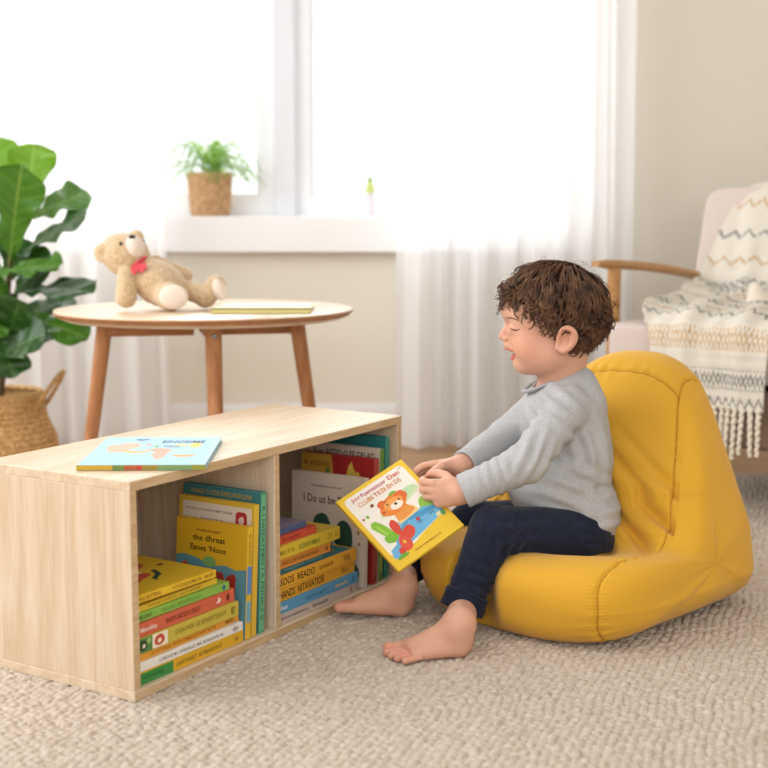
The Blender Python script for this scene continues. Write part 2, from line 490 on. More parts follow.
panel('side_panel', LS-TH,0.0006,TH, LS,DS,HS_-TH, m_birch_z, 0)
panel('divider', DIV-TH/2,0.002,TH, DIV+TH/2,DS-0.008,HS_-TH, m_birch_z, 0)
panel('back_panel', TH,DS-0.008,TH, LS-TH,DS-0.001,HS_-TH, m_birch_x, 0)

# ================================================================= BOOKS
_font_cache = {}
def text_verts(txt, bold=False):
    k = (txt,)
    if k in _font_cache: return _font_cache[k]
    cu = bpy.data.curves.new('t', 'FONT'); cu.body = txt; cu.align_x='CENTER'; cu.align_y='CENTER'; cu.resolution_u = 2
    if True: cu.offset = 0.012
    o = bpy.data.objects.new('t', cu); COL.objects.link(o)
    dg = bpy.context.evaluated_depsgraph_get(); me = bpy.data.meshes.new_from_object(o.evaluated_get(dg))
    V = [tuple(v.co) for v in me.vertices]; F = [tuple(p.vertices) for p in me.polygons]
    bpy.data.objects.remove(o); bpy.data.curves.remove(cu); bpy.data.meshes.remove(me)
    A = np.array(V); lo = A.min(0); hi = A.max(0); A = (A-(lo+hi)/2)
    _font_cache[k] = (A, F, hi-lo); return _font_cache[k]
def text_on(name, txt, parent, o, right, up, w, h, col):
    A, F, sz = text_verts(txt)
    o=np.array(o,float); right=nrm(right); up=nrm(up)
    V = [o+right*a[0]/sz[0]*w+up*a[1]/sz[1]*h for a in A]
    n = np.cross(right, up)
    V = [v+n*0.0002 for v in V]
    me = bpy.data.meshes.new(name); me.from_pydata([tuple(v) for v in V], [], F)
    return link(name, me, flat(col, 0.5), parent, smooth=False)
def blob(cx, cy, rx, ry, n=20, wb=0.0, seed=0, rot=0):
    r = random.Random(seed); ph=[r.random()*6.28 for _ in range(3)]
    out=[]
    for i in range(n):
        a=2*math.pi*i/n; k=1+wb*(math.sin(2*a+ph[0])+.7*math.sin(3*a+ph[1])+.5*math.sin(5*a+ph[2]))/2
        x=rx*k*math.cos(a); y=ry*k*math.sin(a); out.append((cx+x*math.cos(rot)-y*math.sin(rot), cy+x*math.sin(rot)+y*math.cos(rot)))
    return out
def rect(x0,y0,x1,y1): return [(x0,y0),(x1,y0),(x1,y1),(x0,y1)]
def rrect(x0,y0,x1,y1,r=0.06,n=5):
    o=[]
    for (cx,cy,a0) in ((x1-r,y0+r,-90),(x1-r,y1-r,0),(x0+r,y1-r,90),(x0+r,y0+r,180)):
        for i in range(n+1):
            a=math.radians(a0+90*i/n); o.append((cx+r*math.cos(a), cy+r*math.sin(a)))
    return o
def art(parent, o, right, up, w, h, shapes, name='cover_picture'):
    """shapes: (colour, outline in 0..1 of the cover); printed picture, one mesh"""
    mb = MB(); mats=[]; o=np.array(o,float); right=nrm(right); up=nrm(up); n=np.cross(right,up)
    for i,(col,poly) in enumerate(shapes):
        if col not in mats: mats.append(col)
        mb.cur = mats.index(col)
        V=[o+right*(x-.5)*w+up*(y-.5)*h+n*(0.00012+0.00003*i) for x,y in poly]
        mb.add(V,[tuple(range(len(V)))])
    return mb.build(name,[flat(c,0.62) for c in mats],parent,smooth=False)
def make_book(M, w, h, t, cover, spine=None, label='', group=None, pages='e9e2cf', soft=False, name='picture_book'):
    """w: width away from the spine, h: height along the spine. spine is on the -x side"""
    o = empty(name, None, M=M); tag(o, label, 'book', group)
    bt = 0.0009 if soft else 0.0020; ov = 0.0 if soft else 0.0025
    c = MB()
    c.box(-w/2,-h/2,t/2-bt, w/2,h/2,t/2, r=0.0003); c.box(-w/2,-h/2,-t/2, w/2,h/2,-t/2+bt, r=0.0003)
    if spine and spine != cover: c.cur = 1
    c.box(-w/2-0.0008,-h/2,-t/2+0.0002, -w/2+bt,h/2,t/2-0.0002, r=0.0003)
    c.build('cover', [flat(cover,0.5)]+([flat(spine,0.5)] if spine and spine!=cover else []), o, smooth=False)
    MB().box(-w/2+bt,-h/2+ov,-t/2+bt, w/2-ov,h/2-ov,t/2-bt).build('pages', m_pages, o, smooth=False)
    o['_d'] = 0; del o['_d']
    return o
m_pages, b_ = bsdf('page_block', 'ece6d6', 0.9, 0.1); add_bump(m_pages, b_, 'noise', 60, 0.5, 0.0006, 2, (1,1,30))
def SH(u, v, z): return np.array([C0[0],C0[1],0])+E1*u+E2*v+np.array([0,0,z])

def flat_book(u0, u1, v0, z, t, depth, cover, spine, label, group, rz=0.0, soft=False):
    L_=u1-u0; ca,sa=math.cos(rz),math.sin(rz)
    x=E2*ca+E1*sa; y=-E1*ca+E2*sa
    c=SH((u0+u1)/2, v0+depth/2, z+t/2)
    return make_book(frame(c,x,y,(0,0,1)), depth, L_, t, cover, spine, label, group, soft=soft)
def spine_text(bk, w, L_, t, txt, pos, ln, col, hf=0.5):
    # pos 0..1 from the left end seen from the front
    text_on('spine_title', txt, bk, (-w/2-0.0009, -(pos-.5)*L_, 0), (0,-1,0), (0,0,1), ln*L_, t*hf, col)
def spine_art(bk, w, L_, t, shapes):
    art(bk, (-w/2-0.0009,0,0), (0,-1,0), (0,0,1), L_, t, shapes, 'spine_picture')
Z0 = 0.0085+TH+0.0003
z = Z0; G='picture books stacked flat in the left compartment'
specs = [
 # t, u0,u1, v0, cover, spine, label, texts, shapes
 (0.0205,.022,.300,.012,'e2b32c','e0b02e','thick mustard picture book with green spine end, lowest in the left stack',[('Kintung',.13,.18,'1f5a2c',.45),('LAVITONIUT  AI PAHVSTANT',.56,.44,'7b5a16',.4),('RS',.93,.035,'6b4d14',.4)],[('3d8f45',rect(0,.02,.31,.98))]),
 (0.0160,.022,.301,.014,'eeebe4','efece6','white spined picture book, second from the bottom of the left stack',[('LORELIAGE MI L SUNDAROUS  MAL INDRALBOOK NG',.5,.60,'6b655c',.36),('HEN',.92,.05,'55504a',.5)],[]),
 (0.0130,.022,.298,.020,'e6a63c','e4a23a','orange spined picture book between the white one and the olive one',[('IN TOTARIAL WITH ORMISLASI NOIT BLOIS',.45,.62,'b06a1c',.5),('MARIS',.9,.08,'7a4716',.5)],[]),
 (0.0265,.020,.292,.016,'cdb94a','cdb84a','thick olive yellow picture book with animal faces on the spine',[('OGAUVER UE RENSECTJOUY',.62,.50,'7d6f22',.42),('8D',.94,.04,'4f4a22',.5)],[('5f8a4a',rect(0,.02,.16,.98)),('efe6d0',rrect(.16,.04,.30,.96,.04)),('c4573f',blob(.225,.5,.045,.38,16,.1,3)),('f0d9c0',blob(.225,.45,.018,.16,10)),('33502c',blob(.07,.5,.05,.33,12,.2,5)),('e8dcc6',blob(.085,.45,.015,.14,8)),('9cc06a',blob(.13,.7,.02,.2,8,.2,2))]),
 (0.0235,.020,.286,.020,'d5694c','d4674a','coral red picture book in the middle of the left stack',[('Mbersilitss',.14,.15,'f5e6dc',.35),('SKHECRY LINDCDD IL UEHILOC',.47,.34,'7d2c1e',.38)],[('f3ddd2',[(.80,.35),(.84,.3),(.86,.55),(.83,.75),(.82,.5)]),('7d2c1e',blob(.93,.5,.018,.3,10))]),
 (0.0150,.020,.276,.024,'8fbf4f','8ebd50','leaf green spined picture book under the thin yellow one',[('FLUMIELSHINT',.12,.18,'2f5a24',.45),('GAILLAIVEL  HI POLITIVOLDOCS',.5,.4,'5f8f33',.45)],[('37708a',blob(.94,.5,.02,.3,10))]),
 (0.0100,.020,.250,.030,'e8c23a','e8c33c','thin yellow picture book just above the leaf green one',[('FUHELALALIINIIUKOL HULI JI LIENCHIE',.5,.6,'94731c',.5)],[]),
 (0.0085,.020,.238,.040,'d9d2cf','cfc8c8','thin worn paperback with pale grey and brown spine near the stack top',[('FUHELALALIINIIU',.3,.4,'5e2f30',.6)],[('8a5a50',rect(0,.05,.22,.95)),('b7a49a',rect(.22,.05,.5,.95)),('f2efec',rect(.5,.05,.9,.95)),('4a6a5c',rect(.9,.05,1,.95))]),
]
for i,(t,u0,u1,v0,cv,sp,lab,tx,shp) in enumerate(specs):
    dp=.205-.004*i
    bk=flat_book(u0,u1,v0,z,t,dp,cv,sp,lab,G,rz=(0.0,0.01,-0.01,0.008,-.006,.01,-.012,.015)[i],soft=(t<.012))
    if shp: spine_art(bk,dp,u1-u0,t,shp)
    for (s_,pos,ln,c_,hf) in tx: spine_text(bk,dp,u1-u0,t,s_,pos,ln,c_,hf)
    z+=t+0.0004
t=.0135; u0,u1=.020,.232; dp=.19
bk=flat_book(u0,u1,.018,z,t,dp,'e6c02f','e6bd30','yellow picture book with painted animals on its cover, topmost of the left stack',G,rz=.02)
spine_text(bk,dp,u1-u0,t,'FALLI SUTTENG',.2,.26,'7b2d1c',.5); spine_text(bk,dp,u1-u0,t,'ATHOLICIATIMUTRI   BN BIT',.72,.5,'8a6516',.45)
art(bk,(0,0,t/2),(0,-1,0),(1,0,0),u1-u0,dp,[('c8563f',blob(.33,.42,.23,.14,22,.25,4)),('efe3d0',blob(.38,.52,.2,.06,18,.2,9)),('d06a4a',blob(.62,.72,.2,.10,20,.25,6)),('f0c9a0',blob(.6,.72,.07,.05,12)),('4a5a4c',blob(.42,.88,.2,.05,18,.3,8)),('2f4a3a',[(.5,.2),(.55,.26),(.66,.32),(.72,.46),(.69,.5),(.62,.36),(.5,.28)]),('9c3a2c',blob(.86,.55,.04,.03,8)),('7a2c20',blob(.25,.35,.05,.04,8))])

def stand_book(u, v0, w, h, t, cover, spine, label, group, lean=0.05, yaw=0.0):
    """standing on its tail, spine towards the opening; u is the side away from the camera"""
    zl=np.array([0,0,1.])*math.cos(lean)+E1*math.sin(lean)   # up of the book
    e1=E1*math.cos(lean)-np.array([0,0,1.])*math.sin(lean)
    x=E2*math.cos(yaw)-e1*math.sin(yaw); zz=e1*math.cos(yaw)+E2*math.sin(yaw)
    base=SH(u,v0,Z0+t*math.sin(lean)*0.5+0.0002)
    c=base+x*(w/2)+zl*(h/2)-zz*(t/2)*1.0
    low=c[2]-h/2*zl[2]-t/2*abs(zz[2])-w/2*abs(x[2]); c[2]+=Z0+0.0003-low
    return make_book(frame(c,x,zl,zz), w,h,t,cover,spine,label,group)
def front(bk, w,h,t, shapes): return art(bk,(0,0,-t/2),(-1,0,0),(0,1,0),w,h,shapes)
def ftext(bk,w,h,t,s_,cx,cy,wd,hd,col): text_on('cover_title',s_,bk,(-(cx-.5)*w,(cy-.5)*h,-t/2-0.0004),(-1,0,0),(0,1,0),wd*w,hd*h,col)
def vspine(bk,w,h,t,s_,pos,ln,col,hf=.5): text_on('spine_title',s_,bk,(-w/2-0.0009,(.5-pos)*h,0),(0,-1,0),(0,0,1),ln*h,t*hf,col)
G2='picture books standing in the left compartment'
w_,h_,t_=.185,.264,.017
bk=stand_book(.362,.012,w_,h_,t_,'3f7f86','57a07c','tall teal picture book with green spine standing against the divider',G2,.05)
ftext(bk,w_,h_,t_,'DUNUE O LITDE EAPELNPURLLINE',.5,.955,.78,.035,'c9a64a')
art(bk,(-w_/2-.0009,0,0),(0,-1,0),(0,0,1),h_,t_,[('6fb58a',rect(.02,.1,.98,.9))],'spine_picture'); vspine(bk,w_,h_,t_,'R I NISEATEBO I A PEINICE II',.5,.8,'2d5a3a')
w_,h_,t_=.178,.245,.014
bk=stand_book(.338,.012,w_,h_,t_,'dcb43c','e3bb3f','cream picture book with yellow border and red badge, standing in the left compartment',G2,.06)
front(bk,w_,h_,t_,[('e4d6c4',rect(.05,.03,.97,.965)),('b5342f',rrect(.76,.80,.91,.93,.04)),('e9c8c0',blob(.835,.865,.04,.03,10,.2)),('565047',blob(.2,.80,.06,.04,12,.4,2)),('4d4740',blob(.22,.72,.08,.03,12,.4,7)),('5b554c',blob(.62,.70,.12,.03,14,.3,5))])
ftext(bk,w_,h_,t_,'PVCTE LI NUIONTIM TIAINI',.4,.91,.62,.02,'7a6f62'); ftext(bk,w_,h_,t_,'MUYERS MTHI SAR',.45,.84,.3,.018,'7a6f62'); ftext(bk,w_,h_,t_,'THI SARIL',.47,.81,.2,.016,'7a6f62')
w_,h_,t_=.168,.208,.015
bk=stand_book(.318,.010,w_,h_,t_,'dfae24','e6bb34','small yellow and blue picture book standing behind the left stack',G2,.06)
front(bk,w_,h_,t_,[('5f93a0',[(0,0),(1,0),(1,.62),(.85,.60),(.7,.63),(.5,.60),(.3,.66),(.12,.68),(0,.66)]),('7fae62',blob(.48,.64,.09,.05,14,.1,3)),('b0392c',blob(.62,.5,.06,.08,14,.3,4)),('a83326',blob(.78,.44,.09,.11,16,.3,6)),('c0503c',blob(.15,.56,.07,.05,12,.3,9)),('8c2f2c',blob(.33,.52,.05,.04,12,.3,1)),('3f7f6a',blob(.4,.3,.3,.12,20,.2,2)),('d9c27a',blob(.7,.2,.12,.08,14,.2,5))])
ftext(bk,w_,h_,t_,'Vualuivuillir',.46,.915,.36,.025,'8a3a22'); ftext(bk,w_,h_,t_,'the dhreat',.47,.845,.46,.055,'3a2a12'); ftext(bk,w_,h_,t_,"Eanes 'Noos",.46,.755,.5,.055,'3a2a12')
art(bk,(-w_/2-.0009,0,0),(0,-1,0),(0,0,1),h_,t_,[('5f8fd0',rect(.35,.1,.6,.9)),('7ab0c4',rect(.66,.1,.85,.9))],'spine_picture'); vspine(bk,w_,h_,t_,'EU LLISI POUTR',.2,.26,'94731c',.45)

# right compartment
G3='picture books stacked flat in the right compartment'; z=Z0
uo=DIV+TH/2+.004
specs=[
 (.0200,uo,.676,.012,'c8b9b0','cabbb2','greyish lilac picture book, lowest in the right stack',[('Kimarmadomini.na',.2,.33,'5c4a48',.35),('Enrausits',.52,.2,'3f3232',.4),('8',.93,.03,'a0504a',.6)],[]),
 (.0220,uo,.678,.010,'5f9fc8','5c9cc4','sky blue picture book directly above the lowest of the right stack',[('Wuter',.06,.09,'f3f5f5',.4),('HUGUYI SU HN YF',.45,.25,'2f6282',.35),('MuanesEs',.78,.16,'e9c96a',.35),('ES',.94,.04,'2f6282',.5)],[]),
 (.0255,uo,.674,.014,'e4a62f','e0a332','thick amber picture book with bold black spine letters, above the blue one',[('HANDS  NITAVIATIOR',.3,.56,'2c2418',.62),('ZISL.A',.86,.1,'7a5a1c',.4)],[]),
 (.0240,uo,.676,.012,'e8ad3a','e6ab3a','thick amber picture book lettered in black and topped by a teal cover',[('SOOS  READO',.24,.42,'2c2418',.6),('IUONARUES',.60,.18,'6b4a14',.32),('YI/IL',.87,.1,'4f3a12',.5)],[]),
 (.0100,uo,.600,.022,'3b8087','2f727b','thin dark teal picture book in the middle of the right stack',[('TAVILUNOVY  LI PAISIVALIS',.5,.7,'8fb7ae',.4)],[]),
 (.0205,uo,.590,.018,'dd9440','dd9342','orange spined picture book under the big yellow one in the right stack',[('71  READO LIHTAUMTARIOUALEN',.42,.72,'8a4a1a',.4),('48',.93,.05,'7a3f16',.5)],[]),
 (.0250,uo,.620,.014,'dcbf45','dfc23c','broad yellow picture book, third from the top of the right stack',[('MILI FI III',.14,.22,'8f7a1e',.32),('GUINFATIMEAS',.5,.34,'5c7a3a',.4),('SY  G',.88,.16,'a07a2a',.5)],[]),
 (.0155,uo,.548,.022,'c9503c','cc543e','red spined picture book just below the topmost of the right stack',[('YEIY.AVNAH FEAR',.4,.4,'8a2a1e',.4)],[]),
 (.0120,uo,.525,.030,'8a7f96','54648c','worn blue violet book, topmost of the right stack',[],[]),
]
for i,(t,u0,u1,v0,cv,sp,lab,tx,shp) in enumerate(specs):
    dp=.200-.005*i
    bk=flat_book(u0,u1,v0,z,t,dp,cv,sp,lab,G3,rz=(0,.006,-.008,.006,-.01,.012,-.006,.01,-.008)[i],soft=(t<.012))
    for (s_,pos,ln,c_,hf) in tx: spine_text(bk,dp,u1-u0,t,s_,pos,ln,c_,hf)
    if i==3: art(bk,(0,0,t/2),(0,-1,0),(1,0,0),u1-u0,dp,[('3f7f86',rect(.03,.03,.97,.97)),('9a8a5a',blob(.8,.2,.1,.08,12,.3,2))])
    if i==6: art(bk,(0,0,t/2),(0,-1,0),(1,0,0),u1-u0,dp,[('6a5232',blob(.5,.5,.4,.3,24,.35,2)),('b48a3c',blob(.7,.3,.15,.15,14,.3,5))])
    if i==8: art(bk,(0,0,t/2),(0,-1,0),(1,0,0),u1-u0,dp,[('a07a6c',blob(.4,.5,.3,.25,20,.3,2)),('5a5f80',blob(.7,.6,.2,.2,14,.3,5))])
    z+=t+.0004
G4='picture books standing in the right compartment'
w_,h_,t_=.190,.305,.014
bk=stand_book(.806,.016,w_,h_,t_,'2f7f80','3d9a8a','tallest teal picture book standing at the far end of the right compartment',G4,.02)
w_,h_,t_=.185,.283,.016
bk=stand_book(.778,.012,w_,h_,t_,'d9c7b4','5f8f3e','cream picture book with a dark title and green patterned spine, beside the tall teal one',G4,.03)
ftext(bk,w_,h_,t_,'Yoar AETED O EE GRLAD',.5,.94,.85,.05,'2d2a2a')
art(bk,(-w_/2-.0009,0,0),(0,-1,0),(0,0,1),h_,t_,[('d9cfa2',rect(.45,.15,.75,.85)),('3f6f2c',blob(.55,.5,.03,.3,8)),('8fb04a',rect(.8,.1,.93,.9))],'spine_picture')
w_,h_,t_=.185,.266,.018
bk=stand_book(.752,.010,w_,h_,t_,'a82a2a','a8403a','red and ochre picture book with a yellow giraffe on the cover',G4,.035)
front(bk,w_,h_,t_,[('c99a3c',[(0,0),(.40,0),(.40,.62),(.46,.8),(.42,1),(0,1)]),('7a4a1c',blob(.22,.62,.02,.05,8)),('5f7a3a',blob(.37,.87,.03,.03,8)),('dcb54a',[(.44,.66),(.50,.76),(.60,.80),(.66,.93),(.70,.965),(.73,.90),(.80,.88),(.82,.84),(.74,.82),(.76,.7),(.80,.55),(.42,.55)]),('4a2f18',blob(.755,.885,.012,.008,8)),('8f2222',blob(.62,.74,.03,.02,8)),('8f2222',blob(.70,.66,.03,.02,8))])
ftext(bk,w_,h_,t_,'BV. AUI.SIRTFVU',.22,.92,.36,.04,'6a3a18')
w_,h_,t_=.186,.232,.013
bk=stand_book(.712,.008,w_,h_,t_,'dccbbb','e0d0c0','cream picture book with two dark green leaves on the cover, front of the right row',G4,.03)
front(bk,w_,h_,t_,[('2f5140',blob(.42,.52,.12,.12,20,.08,3)),('2f5140',blob(.72,.44,.13,.15,20,.08,5)),('2f5140',blob(.80,.12,.13,.12,20,.1,8)),('b98a5a',blob(.92,.5,.02,.02,8)),('b98a5a',blob(.93,.4,.02,.02,8)),('b98a5a',blob(.18,.42,.02,.02,8)),('c2946a',blob(.2,.5,.015,.015,8))])
ftext(bk,w_,h_,t_,'Thaavnabaner nutt ariii',.48,.885,.42,.02,'55473c'); ftext(bk,w_,h_,t_,'I Do us be Trea',.5,.765,.66,.075,'3a332c')

# blue book lying on the shelf top
a=PF(82,466,HS+.008); c=PF(219,438,HS+.008); bpt=PF(211,465,HS+.008); d=PF(101,438,HS+.008)
xax=nrm((bpt-a)+(c-d)); up_=nrm(np.cross((0,0,1),xax)); wid=np.linalg.norm(bpt-a); dep=abs(np.dot(d-a,up_))
print('top book',wid,dep)
cen=(a+bpt+c+d)/4; cen[2]=HS+.0005+.0045
# spine (long edge) faces the room: local -x = -up_
bk=make_book(frame(cen,up_,-xax,(0,0,1)), dep, wid, .009, 'a9d3de','9a9a4a','pale blue picture book lying alone on top of the cubby shelf')
art(bk,(0,0,.0045),(0,-1,0),(1,0,0),wid,dep,[('aed6e2',rect(.02,.03,.94,.97)),('efb9a0',blob(.22,.6,.13,.16,20,.3,2)),('e9a98e',blob(.55,.5,.12,.05,18,.4,5)),('eab09c',blob(.58,.36,.07,.14,16,.4,6)),('edbf7a',blob(.36,.44,.1,.04,14,.3,7)),('e8b07a',blob(.78,.3,.08,.05,14,.3,8)),('f0d37c',blob(.82,.68,.05,.10,14,.1,9)),('f1dc9a',blob(.7,.68,.06,.05,14,.1,3)),('e09a9a',blob(.42,.7,.03,.03,8)),('4a5a9a',blob(.33,.88,.05,.03,12,.5,4)),('9ac08a',blob(.5,.63,.02,.04,8))])
text_on('cover_title','EINOEIME',bk,(.30*dep,-.20*wid,.0049),(0,-1,0),(1,0,0),.36*wid,.10*dep,'4a5f9a')
text_on('cover_title','NINE ALL',bk,(.13*dep,-.13*wid,.0049),(0,-1,0),(1,0,0),.14*wid,.07*dep,'8a7fb0')
spine_art(bk,dep,wid,.009,[('c9a83a',rect(0,.05,.28,.95)),('6f8f4a',rect(.28,.05,.37,.95)),('b8643c',rect(.37,.05,.47,.95)),('c4483c',rect(.47,.05,.51,.95)),('a08a3c',rect(.51,.05,.63,.95)),('7f9f6a',rect(.63,.05,.9,.95)),('9a9a3c',rect(.9,.05,1,.95))])

# ================================================================= ROUND TABLE
TX, TY = P(205, 307, 3.40)[0], 3.40
TZ = P(205, 308, 3.40)[2]; TR = 148*3.40/FPX
print('table', TX, TZ, TR)
tab = empty('round_side_table', (TX, TY, 0)); tag(tab, 'round light wooden table on splayed legs below the window, teddy bear on it', 'table')
m_ttop = wood('table_top_wood', 'e6d3bd', 'd6bb9d', 'x', 3.5, 0.28)
m_trim = wood('table_leg_wood', 'c08a5e', 'a06a42', 'z', 5, 0.45)
m_apron = wood('table_apron_wood', 'bb8558', '9c663f', 'x', 5, 0.45)
MB().lathe([(TR-.03,TZ-.026),(TR-.008,TZ-.016),(TR,TZ-.006),(TR-.001,TZ-.001),(TR-.004,TZ)],96).build('table_top',m_ttop,tab,angle=25)
MB().lathe([(TR-.034,TZ-.0265),(TR-.0085,TZ-.0165),(TR+.0006,TZ-.0065),(TR+.0004,TZ-.0045)],96,caps=False).build('edge_band',m_apron,tab)
fa = nrm((P(213,335,3.16)[0]-TX, 3.16-TY,0)); la = np.array([fa[1],-fa[0],0]);
rl = .255
def tleg(d, flatw=False):
    top=d*rl; bot=d*(rl+.075); q=MB()
    n=10; pts=[]; rad=[]
    for i in range(n):
        k=i/(n-1); pts.append((top[0]*(1-k)+bot[0]*k, top[1]*(1-k)+bot[1]*k, (TZ-.027)*(1-k)+.008*k)); rad.append(.0205*(1-k)+.0155*k)
    q.tube(pts,rad,14); q.build('leg',m_trim,tab)
for d in (fa,nrm((-.016,.24,0)),nrm(la-fa*.05),nrm(-la+fa*.12)*.93): tleg(np.array(d))
for s_ in (1,-1):   # cross rails under the top
    for d in (nrm(la),):
        q=MB(); M_=frame((0,0,0),d*s_,np.cross((0,0,1),d*s_),(0,0,1)); q.box(.03,-.012,TZ-.070,rl-.005,.012,TZ-.0268,M=M_,r=.002); q.build('rail',m_apron,tab,smooth=False)
        M_=frame((0,0,0),fa*s_,np.cross((0,0,1),fa*s_),(0,0,1)); q=MB(); q.box(.03,-.012,TZ-.066,rl-.01,.012,TZ-.0268,M=M_,r=.002); q.build('rail',m_apron,tab,smooth=False)
m_steel,_=bsdf('screw_steel','8a8a8c',.3,.5,Metallic=1.0)
q=MB(); pc=fa*(rl+.0205+.0015); 
q.ball((pc[0],pc[1],TZ-.050),(.0075,.004,.0075),12,8); q.build('screw',m_steel,tab)
# book on the table
a=PF(213,314,TZ+.008); bpt=PF(312,315,TZ+.008); 
cen=np.array([P(264,308,3.27)[0],3.275,TZ+.0075]); wid=.245; dep=.17
bk=make_book(frame(cen,(0,1,0),(-1,0,0),(0,0,1)), dep, wid, .014, 'd9d2b0','c9bd7c','closed picture book with olive yellow spine lying on the round table')
art(bk,(0,0,.007),(0,-1,0),(1,0,0),wid,dep,[('f1ece0',rect(.02,.04,.97,.96)),('e6dccb',blob(.5,.5,.3,.3,20,.2,2))])
spine_art(bk,dep,wid,.014,[('8f8a4c',rect(0,.7,1,.98)),('d8cf8c',rect(.02,.15,.98,.6))])
# ================================================================= ARMCHAIR with knitted throw
AX = nrm((.77,-.64,0)); AY = nrm((.64,.77,0))
AO = np.array([.630,3.60,0.])
chair = empty('armchair', None, M=frame(AO,AX,AY,(0,0,1)))
tag(chair,'pale pinkish grey upholstered armchair with wooden arm at the right edge of the picture','armchair')
m_up, b_ = bsdf('armchair_fabric','d3c5bd',.9,.1); add_bump(m_up,b_,'noise',420,.25,.001,2)
m_oak = wood('armchair_oak','c99a64','ab7a48','x',5,.4)
m_base,b_ = bsdf('armchair_base_fabric','8f7867',.85,.1); add_bump(m_base,b_,'noise',300,.2,.001,2)
m_dark,_ = bsdf('gap_shade_dark','2a2523',.9,.05)  # near-black colour stands in for shade between cushion and base
def rounded(name, size, loc, mat, parent, bev=.03, seg=4, rot=None, puff=0.0):
    x,y,z=size; n=14
    # superellipsoid-like cushion
    nu,nv=64,40; V=[]
    for i in range(nu):
        for j in range(nv):
            a=2*math.pi*i/nu; b=-math.pi/2+math.pi*(j)/(nv-1)
            def se(c,e): return math.copysign(abs(c)**e,c)
            e1,e2=.16,.16
            px=se(math.cos(b),e1)*se(math.cos(a),e2); py=se(math.cos(b),e1)*se(math.sin(a),e2); pz=se(math.sin(b),e1)
            pf=1+puff*(1-px*px)*(1-py*py)
            V.append((px*x/2,py*y/2,pz*z/2*pf))
    V=np.array(V)
    if rot is not None: V=V@np.array(rot).T
    V=V+np.array(loc)
    o=link(name,np_mesh(name,V,grid_faces(nu,nv,wrap_u=True)),mat,parent); return o
q=MB(); q.box(.03,.03,.19,.80,.66,.345,r=.012); q.build('base',m_base,chair,smooth=False)
q=MB(); q.box(.05,.05,.34,.78,.64,.372); q.build('gap_shade_strip',m_dark,chair,smooth=False)  # added strip that paints the gap's shade, no real chair part
rounded('seat_cushion',(.87,.64,.145),(.395,.325,.435),m_up,chair,puff=.12)
ca,sa=math.cos(-.26),math.sin(-.26)
rounded('backrest',(.90,.125,.47),(.375,.70,.650),m_up,chair,rot=((1,0,0),(0,ca,-sa),(0,sa,ca)),puff=0)
def arm(x):
    q=MB(); pts=[]; 
    A_=np.array([x,-.02,.668]); B_=np.array([x,.70,.60])
    for i in range(12):
        k=i/11; p=A_*(1-k)+B_*k; pts.append(p+np.array([0,0,.012*math.sin(k*math.pi)]))
    q.tube(pts,[.014]+[.0225]*10+[.02],14,flat=.6,ref=(0,0,1)); q.build('arm_rest',m_oak,chair)
    q=MB(); q.tube([(x,.085,.655),(x,.085,.35),(x,.075,.012)],[.019,.018,.013],12); q.build('front_leg',m_oak,chair)
    q=MB(); q.tube([(x,.67,.60),(x,.66,.35),(x,.69,.012)],[.017,.017,.013],12); q.build('rear_leg',m_oak,chair)
    q=MB(); q.box(x-.009,.05,.30,x+.009,.68,.345,r=.003); q.build('side_rail',m_oak,chair,smooth=False)
arm(-.045); arm(.845)

